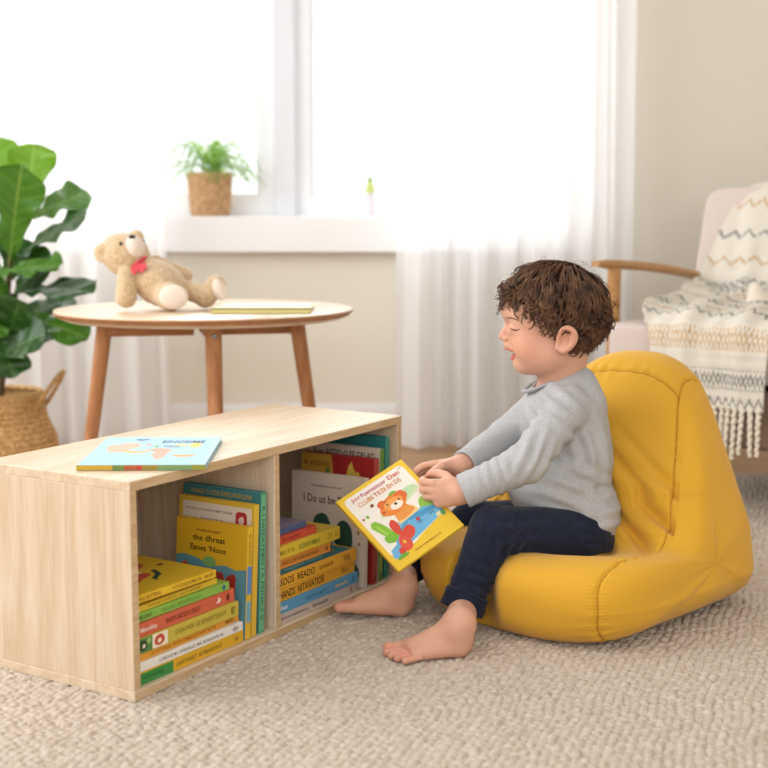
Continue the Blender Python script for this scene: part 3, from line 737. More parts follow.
# throw: profile runs from behind the backrest over its top, down to the seat, over the front edge
def make_throw():
    prof=[(.86,.55),(.85,.78),(.81,.872),(.755,.893),(.705,.862),(.65,.72),(.585,.575),(.52,.545),(.35,.545),(.15,.54),(.03,.53),(-.012,.505),(-.024,.45),(-.026,.40),(-.026,.34),(-.024,.295)]
    xl=[.10,.085,.08,.075,.05,.0,-.03,-.03,.0,.03,.085,.12,.135,.14,.145,.15]
    xr=[.70,.70,.70,.70,.70,.70,.70,.70,.66,.57,.50,.475,.465,.46,.455,.455]
    prof=np.array(prof); 
    seg=np.r_[0,np.cumsum(np.linalg.norm(np.diff(prof,axis=0),axis=1))]; total=seg[-1]
    nu,nv=360,230
    s=np.linspace(0,total,nu)
    def sm(a):
        y=np.interp(s,seg,a); k=np.ones(13)/13; yp=np.r_[np.full(6,y[0]),y,np.full(6,y[-1])]; return np.convolve(yp,k,'valid')
    py=sm(prof[:,0]); pz=sm(prof[:,1]); l=sm(np.array(xl)); r=sm(np.array(xr))
    ty=np.gradient(py); tz=np.gradient(pz); n=np.hypot(ty,tz); ny=tz/n; nz=-ty/n     # outward normal (towards front / up)
    # make sure it points away from the chair
    sgn=np.sign(ny*(-1)+nz*1); sgn[sgn==0]=1
    v=np.linspace(0,1,nv)
    S,Vv=np.meshgrid(s,v,indexing='ij')
    X=l[:,None]*(1-Vv)+r[:,None]*Vv
    # folds run along the length
    f=.5+.5*np.sin(2*math.pi*(X*6.2+.35*np.sin(S*3.0)+.1)); f2=.5+.5*np.sin(2*math.pi*(X*13+.5*np.sin(S*4.1+1)))
    onseat=np.exp(-((S-seg[7])/.16)**2)
    off=.008+.016*f**2+.006*f2+onseat*.035*np.abs(np.sin(S*26+X*9)*np.cos(X*13-S*7))
    off+=.0022*np.sin(X*2*math.pi/.0105)*np.sin(S*2*math.pi/.0105)      # chunky knit
    nyy=-np.abs(ny)*1.0; nzz=np.abs(nz)
    back=(s<seg[3])
    nyy=np.where(back,np.abs(ny),nyy)
    Y=py[:,None]+off*nyy[:,None]; Z=pz[:,None]+off*nzz[:,None]
    # left hanging fold droops lower and is folded over itself
    V=np.stack([X+.008*np.sin(S*9)[:, :],Y,Z],-1)
    F=grid_faces(nu,nv)
    me=np_mesh('knitted_throw',V.reshape(-1,3),F)
    # woven colour bands as a per-vertex colour: charcoal and ochre zigzag rows
    cream=np.array(lin('e3dccf')[:3]); ch=np.array(lin('565c5e')[:3]); oc=np.array(lin('c59a5e')[:3])
    C=np.tile(cream,(nu*nv,1)).reshape(nu,nv,3)
    W=(Vv)*.46        # metres across the blanket
    bands=[(total-.055-.075*0,None)]
    rows=[(.025,ch,1),(.085,ch,2),(.185,oc,2),(.27,ch,1),(.33,oc,1),(.42,ch,2),(.52,ch,1),(.61,oc,2),(.71,ch,2),(.81,ch,2),(.91,oc,1),(1.0,ch,1),(1.1,oc,1)]
    D=total-S      # distance from the hem
    for d0,col,kind in rows:
        zig=np.abs(((W/.034)%1)-.5)*2           # 0..1
        amp=.012 if kind==1 else .015
        m=np.abs(D-d0-(zig-.5)*2*amp)<.0055
        if kind==2:
            m|=np.abs(D-d0+(zig-.5)*2*amp)<.0055
            m|=(np.abs(np.abs(D-d0)-.024)<.003)&(((W/.013)%1)<.5)
        stitch=(np.sin(W*2*math.pi/.0065)>-.55)
        m&=stitch
        C[m]=col
    me.color_attributes.new('yarn','FLOAT_COLOR','POINT')
    me.color_attributes['yarn'].data.foreach_set('color',np.concatenate([C.reshape(-1,3),np.ones((nu*nv,1))],1).astype(np.float32).ravel())
    m,b=bsdf('throw_wool','e9e2d3',.95,.05); N,L=nodes(m); at=N.new('ShaderNodeAttribute'); at.attribute_name='yarn'; L.new(at.outputs['Color'],b.inputs['Base Color'])
    add_bump(m,b,'noise',500,.4,.002,2)
    root=empty('knitted_throw',None,M=frame(AO,AX,AY,(0,0,1)))
    tag(root,'cream knitted throw with charcoal and ochre zigzag rows and a fringe, draped over the armchair','throw')
    o=link('throw_cloth',me,m,root)
    sol=o.modifiers.new('t','SOLIDIFY'); sol.thickness=.006; sol.offset=-1
    mf,_=bsdf('fringe_wool','e6decc',.95,.05); add_bump(mf,_,'noise',500,.4,.002,2)
    nf=15; V3=V
    for i in range(nf):
        j=int((i+.5)/nf*(nv-1)); p=V3[-1,j]; q=MB(); L_=.115+.02*rnd.random(); dx=(rnd.random()-.5)*.012
        pts=[]; rad=[]
        for k in range(22):
            t=k/21; pts.append((p[0]+dx*t+.0018*math.sin(t*40+i), p[1]-.004+.0018*math.cos(t*40+i)-.004*t, p[2]+.006-L_*t)); rad.append((.0062 if t<.12 else .0068)*(1-.25*t)*(1+.12*math.sin(t*52)))
        q.tube(pts,rad,8); q.build('fringe_tassel',mf,root)
make_throw()
# soft toy lying on the throw at the picture edge (partly in frame)
toy=empty('plush_toy',P(757,300,3.72)); tag(toy,'cream and tan plush toy lying on the throw at the right picture edge','soft toy')
m_pl,b_=bsdf('cream_plush','ebe0d0',.95,.05); add_bump(m_pl,b_,'noise',300,.5,.003,3)
m_pt,b_=bsdf('tan_plush','c9a27c',.95,.05); add_bump(m_pt,b_,'noise',300,.5,.003,3)
Fd=Field((-.06,-.07,-.06),(.2,.12,.1),.004); Fd.cap((0,0,-.01),(-.004,.01,.03),.024,.02,k=.01); Fd.cap((0,0,-.01),(.10,.03,-.01),.028,.04,k=.02); Fd.ell((.13,.03,.0),(.05,.05,.04),k=.02)
V_,F_=Fd.nets(); link('plush_body',np_mesh('plush_body',V_,F_),m_pl,toy)
Fd=Field((-.06,-.09,-.08),(.1,.05,.05),.003); Fd.ell((.012,-.02,-.022),(.032,.022,.018)); V_,F_=Fd.nets(); link('plush_paw',np_mesh('plush_paw',V_,F_),m_pt,toy)

# ================================================================= FIDDLE LEAF FIG IN A BELLY BASKET
BX,BY=P(-6,393,3.80)[0],3.80
bask=empty('seagrass_basket',(BX,BY,0)); tag(bask,'round belly basket of woven seagrass with handles on the floor behind the shelf','basket')
m_sea,b_=bsdf('seagrass','c79c66',.85,.15); vary(m_sea,b_,'a87a48','d8b27c',90,3,None,.3,.7); add_bump(m_sea,b_,'noise',160,.3,.003,2)
def basket_mesh(prof,nring,nstr,parent,name,mat,rr=.0045):
    """coiled weave: displaced lathe"""
    prof=np.array(prof); sg=np.r_[0,np.cumsum(np.linalg.norm(np.diff(prof,axis=0),axis=1))]
    nu=nring*6; nv=nstr*5
    s=np.linspace(0,sg[-1],nu); R=np.interp(s,sg,prof[:,0]); Z=np.interp(s,sg,prof[:,1])
    k=np.ones(9)/9; R=np.convolve(np.r_[[R[0]]*4,R,[R[-1]]*4],k,'valid'); Z=np.convolve(np.r_[[Z[0]]*4,Z,[Z[-1]]*4],k,'valid')
    a=np.linspace(0,2*math.pi,nv,endpoint=False); U,A=np.meshgrid(np.arange(nu)/6.0,a,indexing='ij')
    row=np.floor(U); d=rr*np.abs(np.sin(U*math.pi))**.6*(.72+.28*np.sin(A*nstr+row*math.pi))
    RR=R[:,None]+d; V=np.stack([RR*np.cos(A),RR*np.sin(A),np.broadcast_to(Z[:,None],RR.shape)],-1)
    o=link(name,np_mesh(name,V.reshape(-1,3),grid_faces(nu,nv,wrap_v=True)),mat,parent); sol=o.modifiers.new('t','SOLIDIFY'); sol.thickness=.006; sol.offset=-1
    return o
rimz=P(0,393,3.80)[2]; print('basket rim',rimz,BX)
basket_mesh([(.0,.009),(.14,.009),(.160,.03),(.170,.08),(.172,.12),(.165,.16),(.150,.19),(.140,.22),(.136,rimz-.03),(.137,rimz)],26,70,bask,'basket_body',m_sea)
q=MB(); q.tube([(.135*math.cos(t),.135*math.sin(t),rimz) for t in np.linspace(0,2*math.pi,49)],.0075,8); q.build('rim',m_sea,bask)
def bhandle(a):
    c=np.array([math.cos(a),math.sin(a),0]); t=np.array([-c[1],c[0],0])
    pts=[]
    for k in np.linspace(0,math.pi,17):
        pts.append(c*(.137+.07*math.sin(k))+t*(.050*math.cos(k))+np.array([0,0,rimz-.04+.105*math.sin(k)]))
    MB().tube(pts,.0065,8).build('handle',m_sea,bask)
bhandle(-.05); bhandle(math.pi-.05)
fig=empty('fiddle_leaf_fig',(BX,BY,0.02)); tag(fig,'tall fiddle leaf fig with large glossy green leaves standing in the seagrass basket','plant')
m_pot,_=bsdf('nursery_pot','5a4636',.7,.2); m_soil,b_=bsdf('soil','4a382a',.95,.05); add_bump(m_soil,b_,'noise',80,.8,.01)
MB().lathe([(.09,0),(.118,.2),(.12,.205),(.115,.205),(.11,.19)],32).build('pot',m_pot,fig)
MB().lathe([(.112,.17),(.113,.186),(.05,.195),(.002,.196)],32).build('soil',m_soil,fig)
m_bark,b_=bsdf('fig_bark','6e5a45',.85,.1)
LB=np.array([BX,BY,0.02])
stem_pts=[P(0,400,3.8),P(4,360,3.79),P(7,310,3.78),P(9,270,3.77),P(14,230,3.76),P(22,200,3.76)]
q=MB(); q.tube([p-LB for p in stem_pts],[.011,.010,.009,.008,.007,.004],8); q.build('stem',m_bark,fig)
def leaf_mat(name,c,vein,under):
    m,b=bsdf(name,c,.35,.5); N,L=nodes(m)
    at=N.new('ShaderNodeAttribute'); at.attribute_name='leafuv'
    sp=N.new('ShaderNodeSeparateXYZ'); L.new(at.outputs['Vector'],sp.inputs[0])
    mr=N.new('ShaderNodeMix'); mr.data_type='RGBA'; mr.inputs['A'].default_value=lin(c); mr.inputs['B'].default_value=lin(vein)
    L.new(sp.outputs['Z'],mr.inputs['Factor']); L.new(mr.outputs['Result'],b.inputs['Base Color'])
    tl=N.new('ShaderNodeBsdfTranslucent'); tl.inputs[0].default_value=lin(under); mx=N.new('ShaderNodeMixShader'); mx.inputs[0].default_value=.35
    out=N['Material Output']; L.new(b.outputs[0],mx.inputs[1]); L.new(tl.outputs[0],mx.inputs[2]); L.new(mx.outputs[0],out.inputs[0])
    return m
m_lf=[leaf_mat('leaf_deep','2a5220','5f8040','7ea62a'),leaf_mat('leaf_mid','44761f','86a548','93bd2c'),leaf_mat('leaf_backlit','6f9f22','a3c05a','b4dc34')]  # last green is brightened: backlight on the top leaves put into colour
def leaf(base,tip,width,normal,curl=.15,mi=1,fold=.12,wave=.01,seed=0,twist=0.0):
    base=np.array(base);tip=np.array(tip); ax=tip-base; L_=np.linalg.norm(ax); ax/=L_
    n=np.array(normal,float); n-=ax*np.dot(n,ax); n/=np.linalg.norm(n); sd=np.cross(ax,n)
    nu,nv=44,25; u=np.linspace(0,1,nu)
    wprof=np.interp(u,[0,.06,.12,.25,.40,.55,.72,.85,.94,.98,1],[.03,.04,.26,.42,.50,.66,.95,1.0,.80,.50,.08])
    k=np.ones(5)/5; wprof=np.convolve(np.r_[[.03]*2,wprof,[.05]*2],k,'valid')
    v=np.linspace(-1,1,nv); U,Vv=np.meshgrid(u,v,indexing='ij')
    W=wprof[:,None]*width/2
    tw=twist*U
    side=Vv*W; h=fold*np.abs(side)+curl*L_*(-(U-.5)**2*4+1)*.5*0
    z=-curl*L_*(U**2)+curl*L_*U*1.0+fold*np.abs(side)+wave*np.sin(U*17+seed)*Vv**2+wave*.5*np.sin(U*29+seed*2+Vv*3)*np.abs(Vv)
    ph=(U*8.5-np.abs(Vv)*1.3*1.0)%1; z+=-.0016*np.exp(-((ph-.5)/.10)**2)*(np.abs(Vv)<.95)
    Pp=base+ax*(U[...,None]*L_)+sd*(side*np.cos(tw))[...,None]+n*(z+side*np.sin(tw))[...,None]
    vein=np.exp(-(side/.0022)**2)+.55*np.exp(-((ph-.5)/.07)**2)*(U>.1); vein=np.clip(vein,0,1)
    me=np_mesh('leaf',(Pp-LB).reshape(-1,3),grid_faces(nu,nv))
    a=me.attributes.new('leafuv','FLOAT_VECTOR','POINT'); a.data.foreach_set('vector',np.stack([U,Vv,vein],-1).astype(np.float32).ravel())
    o=link('leaf',me,m_lf[mi],fig); so=o.modifiers.new('t','SOLIDIFY'); so.thickness=.0008
    j=min(range(len(stem_pts)),key=lambda i:np.linalg.norm(stem_pts[i]-base))
    if np.linalg.norm(stem_pts[j]-base)>.012: MB().tube([stem_pts[j]-LB,(stem_pts[j]+base)/2-LB+np.array([0,0,-.004]),base-LB],[.003,.0025,.002],6).build('leaf_stalk',m_lf[1],o)
LD=[ # base, tip, width, normal, curl, material, fold
 (P(28,212,3.76),P(34,144,3.80),.145,(.1,-1,.25),.05,2,.10),
 (P(10,215,3.78),P(-6,138,3.85),.13,(.2,-1,.2),.08,2,.10),
 (P(10,262,3.72),P(22,165,3.60),.165,(.0,-1,.25),.10,1,.14),
 (P(24,222,3.77),P(88,192,3.86),.17,(-.2,-.75,1),.10,1,.04),
 (P(12,262,3.77),P(86,215,3.72),.17,(-.35,-.5,1),.13,0,.04),
 (P(10,300,3.78),P(52,258,3.70),.14,(-.5,-.8,.6),.10,0,.15),
 (P(6,296,3.78),P(93,293,3.62),.15,(.0,-.45,1),.22,0,.08),
 (P(-14,276,3.72),P(60,266,3.62),.12,(0,-.55,1),.10,1,.10),
 (P(5,322,3.78),P(76,300,3.84),.13,(.1,-.45,1),.20,0,.10),
 (P(8,316,3.76),P(88,339,3.66),.12,(-.15,-.62,1),.26,1,.12),
 (P(4,338,3.78),P(62,338,3.72),.12,(0,-.4,1),.22,0,.10),
 (P(-8,362,3.74),P(46,334,3.62),.13,(-.3,-.9,.7),.14,0,.12),
 (P(2,345,3.76),P(-40,372,3.60),.15,(0,-1,.6),.1,0,.12),
 (P(-2,330,3.74),P(14,378,3.66),.12,(.3,-1,.3),.1,0,.12),
 (P(8,300,3.76),P(-30,262,3.70),.15,(.2,-1,.3),.1,1,.12),
 (P(6,345,3.78),P(20,300,3.66),.13,(.2,-1,.3),.1,0,.12),
 (P(8,312,3.80),P(-20,330,3.66),.14,(.1,-1,.4),.1,1,.12),
 (P(12,280,3.80),P(20,238,3.82),.14,(.2,-1,.3),.1,0,.12),
]
for i,(bs,tp,wd,nn,cu,mi,fo) in enumerate(LD): leaf(bs,tp,wd,nn,cu,mi,fo,.008,i*1.7)

# ================================================================= ON THE WINDOW SILL
SX,SY=P(210,200,WY+.005)[0],WY+.005
PTZ=WZ0+.0005
fern=empty('fern_basket',(SX,SY,PTZ)); tag(fern,'small wicker pot with a feathery green fern on the window sill','potted plant')
m_wick,b_=bsdf('wicker','c9a27c',.85,.15); vary(m_wick,b_,'b98e66','d8b48e',60,3)
hp=(216-174)*4.60/FPX
basket_mesh([(.0,.001),(.056,.001),(.060,.01),(.066,hp*.5),(.071,hp-.004),(.072,hp)],17,34,fern,'wicker_pot',m_wick,.004)
MB().lathe([(.066,hp-.02),(.03,hp-.012),(.002,hp-.012)],24,caps=False).build('soil',m_soil,fern)
m_fern,b_=bsdf('fern_green','7da852',.6,.2); N,L=nodes(m_fern); tl=N.new('ShaderNodeBsdfTranslucent'); tl.inputs[0].default_value=lin('a9cf6a'); mx=N.new('ShaderNodeMixShader'); mx.inputs[0].default_value=.4
L.new(b_.outputs[0],mx.inputs[1]); L.new(tl.outputs[0],mx.inputs[2]); L.new(mx.outputs[0],N['Material Output'].inputs[0])
for i in range(46):
    a=rnd.random()*6.283; L_=.09+.11*rnd.random(); up=.05+.08*rnd.random(); q=MB()
    if i<5: L_=.19; up=.05; a=(-.3,3.4,.2,-.6,2.9)[i]
    d=np.array([math.cos(a),math.sin(a)*.75,0]); s0=np.array([rnd.uniform(-.03,.03),rnd.uniform(-.03,.03),hp-.012]); pts=[]
    for k in range(12):
        t=k/11; pts.append(s0+d*L_*t+np.array([0,0,up*math.sin(t*2.6)*1.1-.05*t*t*(1 if i>=5 else 1.2)]))
    q.tube(pts,[.0012]*12,4)
    for k in range(2,12):
        for sg in (1,-1):
            t=k/11; p=pts[k]; dd=pts[k]-pts[k-1]; dd/=np.linalg.norm(dd); sd=np.cross(dd,(0,0,1)); sd/=np.linalg.norm(sd)+1e-9
            l=.016*(1.15-.6*t)*rnd.uniform(.8,1.3); tipp=p+sd*sg*l+dd*l*.6+np.array([0,0,rnd.uniform(-.006,.004)]); w2=dd*.0048
            mid=(p+tipp)/2+np.array([0,0,.0015]); q.add([p,mid+w2,tipp,mid-w2],[(0,1,2,3)])
    q.build('fern_frond',m_fern,fern,smooth=False)
bx=P(370,200,WY+.01)[0]
cac=empty('small_bottle',(bx,WY+.01,WZ0+.0005)); tag(cac,'small white bottle with a pale green cap at the right end of the window sill','bottle')
m_bw,_=bsdf('white_ceramic','d8d2d8',.35,.4); m_cg,_=bsdf('pale_green_cap','c3cf7a',.5,.3); m_cg2,_=bsdf('green_tip','8fae4a',.5,.3)
MB().lathe([(.014,0),(.0165,.003),(.0165,.076),(.0155,.080)],24).build('bottle_body',m_bw,cac)
MB().lathe([(.0155,.080),(.0160,.083),(.0150,.100),(.0100,.112),(.0070,.116)],24).build('bottle_cap',m_cg,cac)
MB().lathe([(.0070,.116),(.0085,.120),(.0085,.128),(.005,.133),(.001,.134)],20).build('cap_tip',m_cg2,cac)

# ================================================================= TEDDY BEAR
TD=3.34
def T(u,v,dy=0): return P(u,v,TD+dy)
r1=TD/FPX
ted=empty('teddy_bear',(T(160,300)[0],TD,TZ)); tag(ted,'fluffy beige teddy bear with a red ribbon reclining on the round table','teddy bear')
TO=np.array([T(160,300)[0],TD,TZ])
def tb(nm,F,mat,it=1,fuzz=.0):
    V,Fc=F.nets(); V=relax(V,Fc,it)
    if fuzz>0:
        Nn=vnormals(V,Fc); V=V+Nn*(fuzz*wob(V,70,4,8)[:,None]+fuzz*.7*wob(V,150,9,8)[:,None])
    return link(nm,np_mesh(nm,V-TO,Fc),mat,ted)
m_ted,b_=bsdf('teddy_plush','d8bc98',.95,.05); add_bump(m_ted,b_,'noise',260,.9,.004,3); b_.inputs['Sheen Weight'].default_value=.4
vary(m_ted,b_,'c9a981','dfc6a4',120,3)
m_tedl,b_=bsdf('teddy_pale_plush','ead9cb',.95,.05); add_bump(m_tedl,b_,'noise',300,.6,.003,3)
F=Field(T(72,322,-.16),T(246,220,.14),.0022)
F.ell(T(125.5,255),(25*r1,.060,21.5*r1),R=((.9,0,-.44),(0,1,0),(.44,0,.9)),k=.008)        # head
F.ell(T(133,249,-.012),(12*r1,.03,13*r1),k=.012)
F.ell(T(102,253,-.032),(8.5*r1,.011,9.5*r1),R=((.9,-.3,0),(.3,.9,0),(0,0,1)),k=.006); F.ell(T(136,237,.045),(8*r1,.014,7*r1),k=.006)
F.ell(T(101.5,254,-.047),(4.5*r1,.008,5*r1),k=.006,op='sub')
F.ell(T(159,283,.0),(28*r1,.066,22*r1),R=((.86,0,-.5),(0,1,0),(.5,0,.86)),k=.012)
F.ell(T(149,275,.0),(20*r1,.05,15*r1),k=.012)
F.cap(T(127,275,-.045),T(126,297.5,-.055),9.2*r1,10.4*r1,k=.008)       # near arm
F.cap(T(155,262,.05),T(185,275,.055),7*r1,7.5*r1,k=.008)             # far arm
F.cap(T(160,292,-.03),T(170,297,-.07),12*r1,13.8*r1,k=.010)          # near leg towards the camera
F.cap(T(180,288,.02),T(205,296,.01),9.5*r1,10*r1,k=.010); F.cap(T(206,297,.01),T(216,285,.005),10.5*r1,10.0*r1,k=.010)
F.plane(np.array([0,0,TZ+.0012]),(0,0,-1))
tb('bear_body',F,m_ted,1,.0014)
F=Field(T(115,290,-.13),T(155,228,.06),.0016); F.ell(T(134,248.5,-.022),(11*r1,.036,12.5*r1),R=((.95,0,.2),(0,1,0),(-.2,0,.95))); tb('muzzle',F,m_tedl,1,.0006)
F=Field(T(150,318,-.16),T(192,280,-.03),.0016); F.ell(T(173.5,297.0,-.098),(14.5*r1,.012,12*r1)); F.plane(np.array([0,0,TZ+.0015]),(0,0,-1)); tb('foot_pad',F,m_tedl,1,.0004)
F=Field(T(200,312,-.06),T(232,268,.06),.0016); F.ell(T(219.0,289,-.004),(6.8*r1,.024,12*r1),R=((.92,0,.36),(0,1,0),(-.36,0,.92))); F.plane(np.array([0,0,TZ+.0015]),(0,0,-1)); tb('foot_pad',F,m_tedl,1,.0004)
m_blk,_=bsdf('black_bead','171412',.25,.5); m_nose,_=bsdf('nose_stitch','2a2220',.6,.3)
MB().ball(T(132,236.8,-.040)-TO,(.0090,.0075,.0055),16,10).build('nose',m_nose,ted)
MB().ball(T(120.8,243.8,-.052)-TO,(.0044,.0044,.0050),14,10).build('eye',m_blk,ted)
MB().ball(T(143,241,-.010)-TO,(.004,.004,.0045),14,10).build('eye',m_blk,ted)
m_rib,b_=bsdf('red_ribbon','d8505a',.6,.25)
q=MB(); c=T(139,265); 
pts=[]
for a in np.linspace(0,2*math.pi,40):
    pts.append(c-TO+np.array([.030*math.cos(a)*.75,.050*math.sin(a),-.022*math.cos(a)*(-1)*.9+0.0]))
q.tube(pts,.0048,8,flat=1.6,caps=False); q.build('ribbon',m_rib,ted)
q=MB(); k0=T(137,267,-.053)-TO
q.ball(k0,(.006,.005,.006),12,8)
q.add([k0+np.array([0,-.003,.004]),k0+np.array([-.014,-.006,-.002]),k0+np.array([-.016,-.008,-.016]),k0+np.array([-.004,-.010,-.018]),k0+np.array([.006,-.004,-.006])],[(0,1,2,3,4)])
q.add([k0+np.array([0,-.003,.006]),k0+np.array([.022,-.004,.012]),k0+np.array([.026,-.006,.000]),k0+np.array([.010,-.008,-.016])],[(0,3,2,1)])
o=q.build('bow',m_rib,ted,smooth=False); so=o.modifiers.new('t','SOLIDIFY'); so.thickness=.002
# ================================================================= BEAN BAG
BC=np.array([.402,2.592,0.]); BF=nrm((-.68,-.73,0)); BL=np.array([-BF[1],BF[0],0.])  # BL -> towards camera right
BG=.0085
def catmull(pts,n,closed=True):
    pts=np.array(pts,float); m=len(pts); out=[]
    for i in range(n):
        t=i/n*m; k=int(t); f=t-k
        p0,p1,p2,p3=pts[(k-1)%m],pts[k%m],pts[(k+1)%m],pts[(k+2)%m]
        out.append(.5*((2*p1)+(-p0+p2)*f+(2*p0-5*p1+4*p2-p3)*f*f+(-p0+3*p1-3*p2+p3)*f**3))
    return np.array(out)
BPROF=[(.235,0),(.285,.03),(.302,.085),(.282,.138),(.205,.165),(.12,.168),(.045,.178),(-.015,.235),(-.09,.34),(-.15,.44),(-.2,.494),(-.26,.5),(-.295,.46),(-.308,.36),(-.312,.22),(-.308,.10),(-.295,.025),(-.24,.0),(-.1,.0),(.12,.0)]
nt,nph=480,220
pr=catmull(BPROF,nt)
BCEN=np.array([-.06,.125])
ph=np.linspace(-math.pi/2,math.pi/2,nph); 
def sep(x,e): return np.sign(x)*np.abs(x)**e
def bag_points(pr,ph):
    r=sep(np.cos(ph),.36); s=sep(np.sin(ph),.78)
    Q=BCEN+(pr[:,None,:]-BCEN)*r[None,:,None]
    f=Q[...,0]; z=Q[...,1]
    Wd=np.interp(z,[0,.08,.16,.26,.40,.50],[.255,.278,.268,.232,.182,.150])*np.interp(f,[-.32,0,.35],[1.0,1.0,.95])
    return f, s[None,:]*Wd-.045*np.clip(z-.1,0,1), np.maximum(z,0)
f,l,z=bag_points(pr,ph)
V=BC+BF*f[...,None]+BL*l[...,None]+np.array([0,0,1.])*(z[...,None]+BG)
F=grid_faces(nt,nph,wrap_u=True)
Vf=V.reshape(-1,3)
Nn=np.cross(Vf[F[:,2]]-Vf[F[:,0]],Vf[F[:,3]]-Vf[F[:,1]]); NN=np.zeros_like(Vf)
for i in range(4): np.add.at(NN,F[:,i],Nn)
NN/=np.linalg.norm(NN,axis=1)[:,None]+1e-12
cen=Vf.mean(0)
if (np.einsum('ij,ij->i',NN,Vf-cen).mean())<0: NN=-NN; F=F[:,::-1]
NN=NN.reshape(V.shape)
PH=np.broadcast_to(ph[None,:],f.shape); TT=np.broadcast_to(np.linspace(0,1,nt,endpoint=False)[:,None],f.shape)
SEAM=math.radians(47)
d=np.zeros(f.shape)
for sgn in (1,-1):
    q=(PH-sgn*SEAM); d-=.0042*np.exp(-(q/.022)**2); 
    d+=.0010*np.sin(TT*2*math.pi*150)*np.exp(-(q/.10)**2)+.0016*np.sin(TT*2*math.pi*47+1)*np.exp(-(q/.14)**2)*(.5+.5*np.sin(TT*40))
# crest seam across the top
TCR=(9.4)/len(BPROF)
q=(TT-TCR); d-=.0035*np.exp(-(q/.0022)**2)*(np.abs(PH)<SEAM+.02)
d+=.002*np.sin(PH*38)*np.exp(-(q/.012)**2)*(np.abs(PH)<SEAM)
# crease folds where seat and back meet, on the inner panel
inner=(np.abs(PH)<SEAM+.1)*1.0
zz=z; ff=f
jn=np.exp(-((TT-6.6/len(BPROF))/.045)**2)
s_=l
d+=inner*jn*(-.026*np.abs(np.sin((zz*1.0+s_*.6)*70+1.0))**5+.004-.0*np.sin((zz*1.0+s_*.55)*95+1.0)*np.exp(-((s_-.10)/.12)**2)+.004*np.sin((zz+s_*.2)*140))
d+=(.0035*wob(Vf,3.2,5)+.0014*wob(Vf,9,6)).reshape(f.shape)*np.clip(z/.06,0,1)
# lower bulge sags near the floor
d+=-.0+.006*np.exp(-((z-.07)/.05)**2)*np.sin(TT*2*math.pi*9)*.3
V=V+NN*d[...,None]
V[...,2]=np.maximum(V[...,2],BG)
m_bag,b_=bsdf('mustard_canvas','dca631',.75,.2); add_bump(m_bag,b_,'noise',700,.2,.0008,2)
b_.inputs['Sheen Weight'].default_value=.15
bag=empty('bean_bag_chair',(BC[0],BC[1],BG)); BO=np.array([BC[0],BC[1],BG]); tag(bag,'mustard yellow bean bag chair with the child sitting on it','bean bag')
# press a seat hollow under the child
kc=P(585,540,2.56); 
hx=V[...,0]-kc[0]; hy=V[...,1]-2.585
hol=np.exp(-(((hx+.02)/.17)**2+((hy+.04)/.14)**2)**1.5)*np.clip((V[...,2]-.10)/.05,0,1)*(V[...,2]<.26)
V[...,2]-=.042*hol
_k=P(492,530,2.440); _h=P(455,640,2.37); _d=_h-_k; _t=np.clip(((V-_k)@_d)/(_d@_d),0,1); _q=V-_k-_t[...,None]*_d; _q[...,2]*=.3
_r=np.linalg.norm(_q,axis=-1); _w=np.clip((.075-_r)/.045,0,1)**1.5
V[...,1]+=.055*_w*(V[...,1]>2.36); V[...,0]+=.02*_w
link('bag_body',np_mesh('bag_body',V.reshape(-1,3)-BO,F),m_bag,bag)
m_seam,_=bsdf('mustard_seam','b3822a',.8,.1)
for sgn in (1,-1):
    j=int(np.argmin(abs(ph-sgn*SEAM))); pts=(V+NN*.0006)[:,j]-BO; pts=np.concatenate([pts,pts[:1]]); MB().tube(pts[::2],.0011,5,caps=False).build('side_seam',m_seam,bag)
i0=int(TCR*nt); j0=int(np.argmin(abs(ph+SEAM))); j1=int(np.argmin(abs(ph-SEAM)))
MB().tube((V+NN*.0006)[i0,j0:j1+1]-BO,.0011,5).build('top_seam',m_seam,bag)

# ================================================================= THE CHILD
KO=P(585,560,2.56); KO[2]=0.0
kid=empty('toddler',(KO[0],KO[1],0)); tag(kid,'person: curly haired toddler in grey top and navy trousers sitting on the bean bag','person')
m_skin,b_=bsdf('skin','e0a98c',.52,.35); N,L=nodes(m_skin); at=N.new('ShaderNodeAttribute'); at.attribute_name='tone'; L.new(at.outputs['Color'],b_.inputs['Base Color'])
b_.inputs['Subsurface Weight'].default_value=.12; b_.inputs['Subsurface Radius'].default_value=(.8,.3,.15); b_.inputs['Subsurface Scale'].default_value=.01
# ---- head
HY=2.575; HO=P(553,315.3,HY); K=HY/FPX/0.001975*0.001
hf=nrm((-.992,.12,0)); hl=np.cross((0,0,1),hf); hu=np.array([0,0,1.])
HR=[hf,hl,hu]
def H(a,b,c): return HO+(hf*a+hl*b+hu*c)*K
Fh=Field(HO+np.array([-.125,-.125,-.215]),HO+np.array([.125,.125,.125]),.0016)
def he(c,r,k=.01,op='add',rot=None):
    R=HR
    if rot is not None:
        ca,sa=math.cos(rot),math.sin(rot); R=[hf*ca+hu*sa,hl,-hf*sa+hu*ca]
    Fh.ell(H(*c),np.array(r)*K,R=R,k=k,op=op)
def hc(a,b,r0,r1=None,k=.008,op='add'): Fh.cap(H(*a),H(*b),r0*K,(r1 if r1 is not None else r0)*K,k=k,op=op)
he((-2,0,20),(95,78,80)); he((34,0,8),(61,62,60),.02)
he((28,0,-48),(58,58,54),.025)
for s in (1,-1):
    he((43,s*34,-60),(28,25,28),.02)
    he((12,s*40,-72),(42,24,34),.02)
    hc((0,s*44,-70),(52,s*14,-98),17,16,.02)
he((58,0,-97),(18,20,15),.014)
he((20,0,-92),(40,40,24),.02)
he((75,0,-66),(18,17,15),.012)
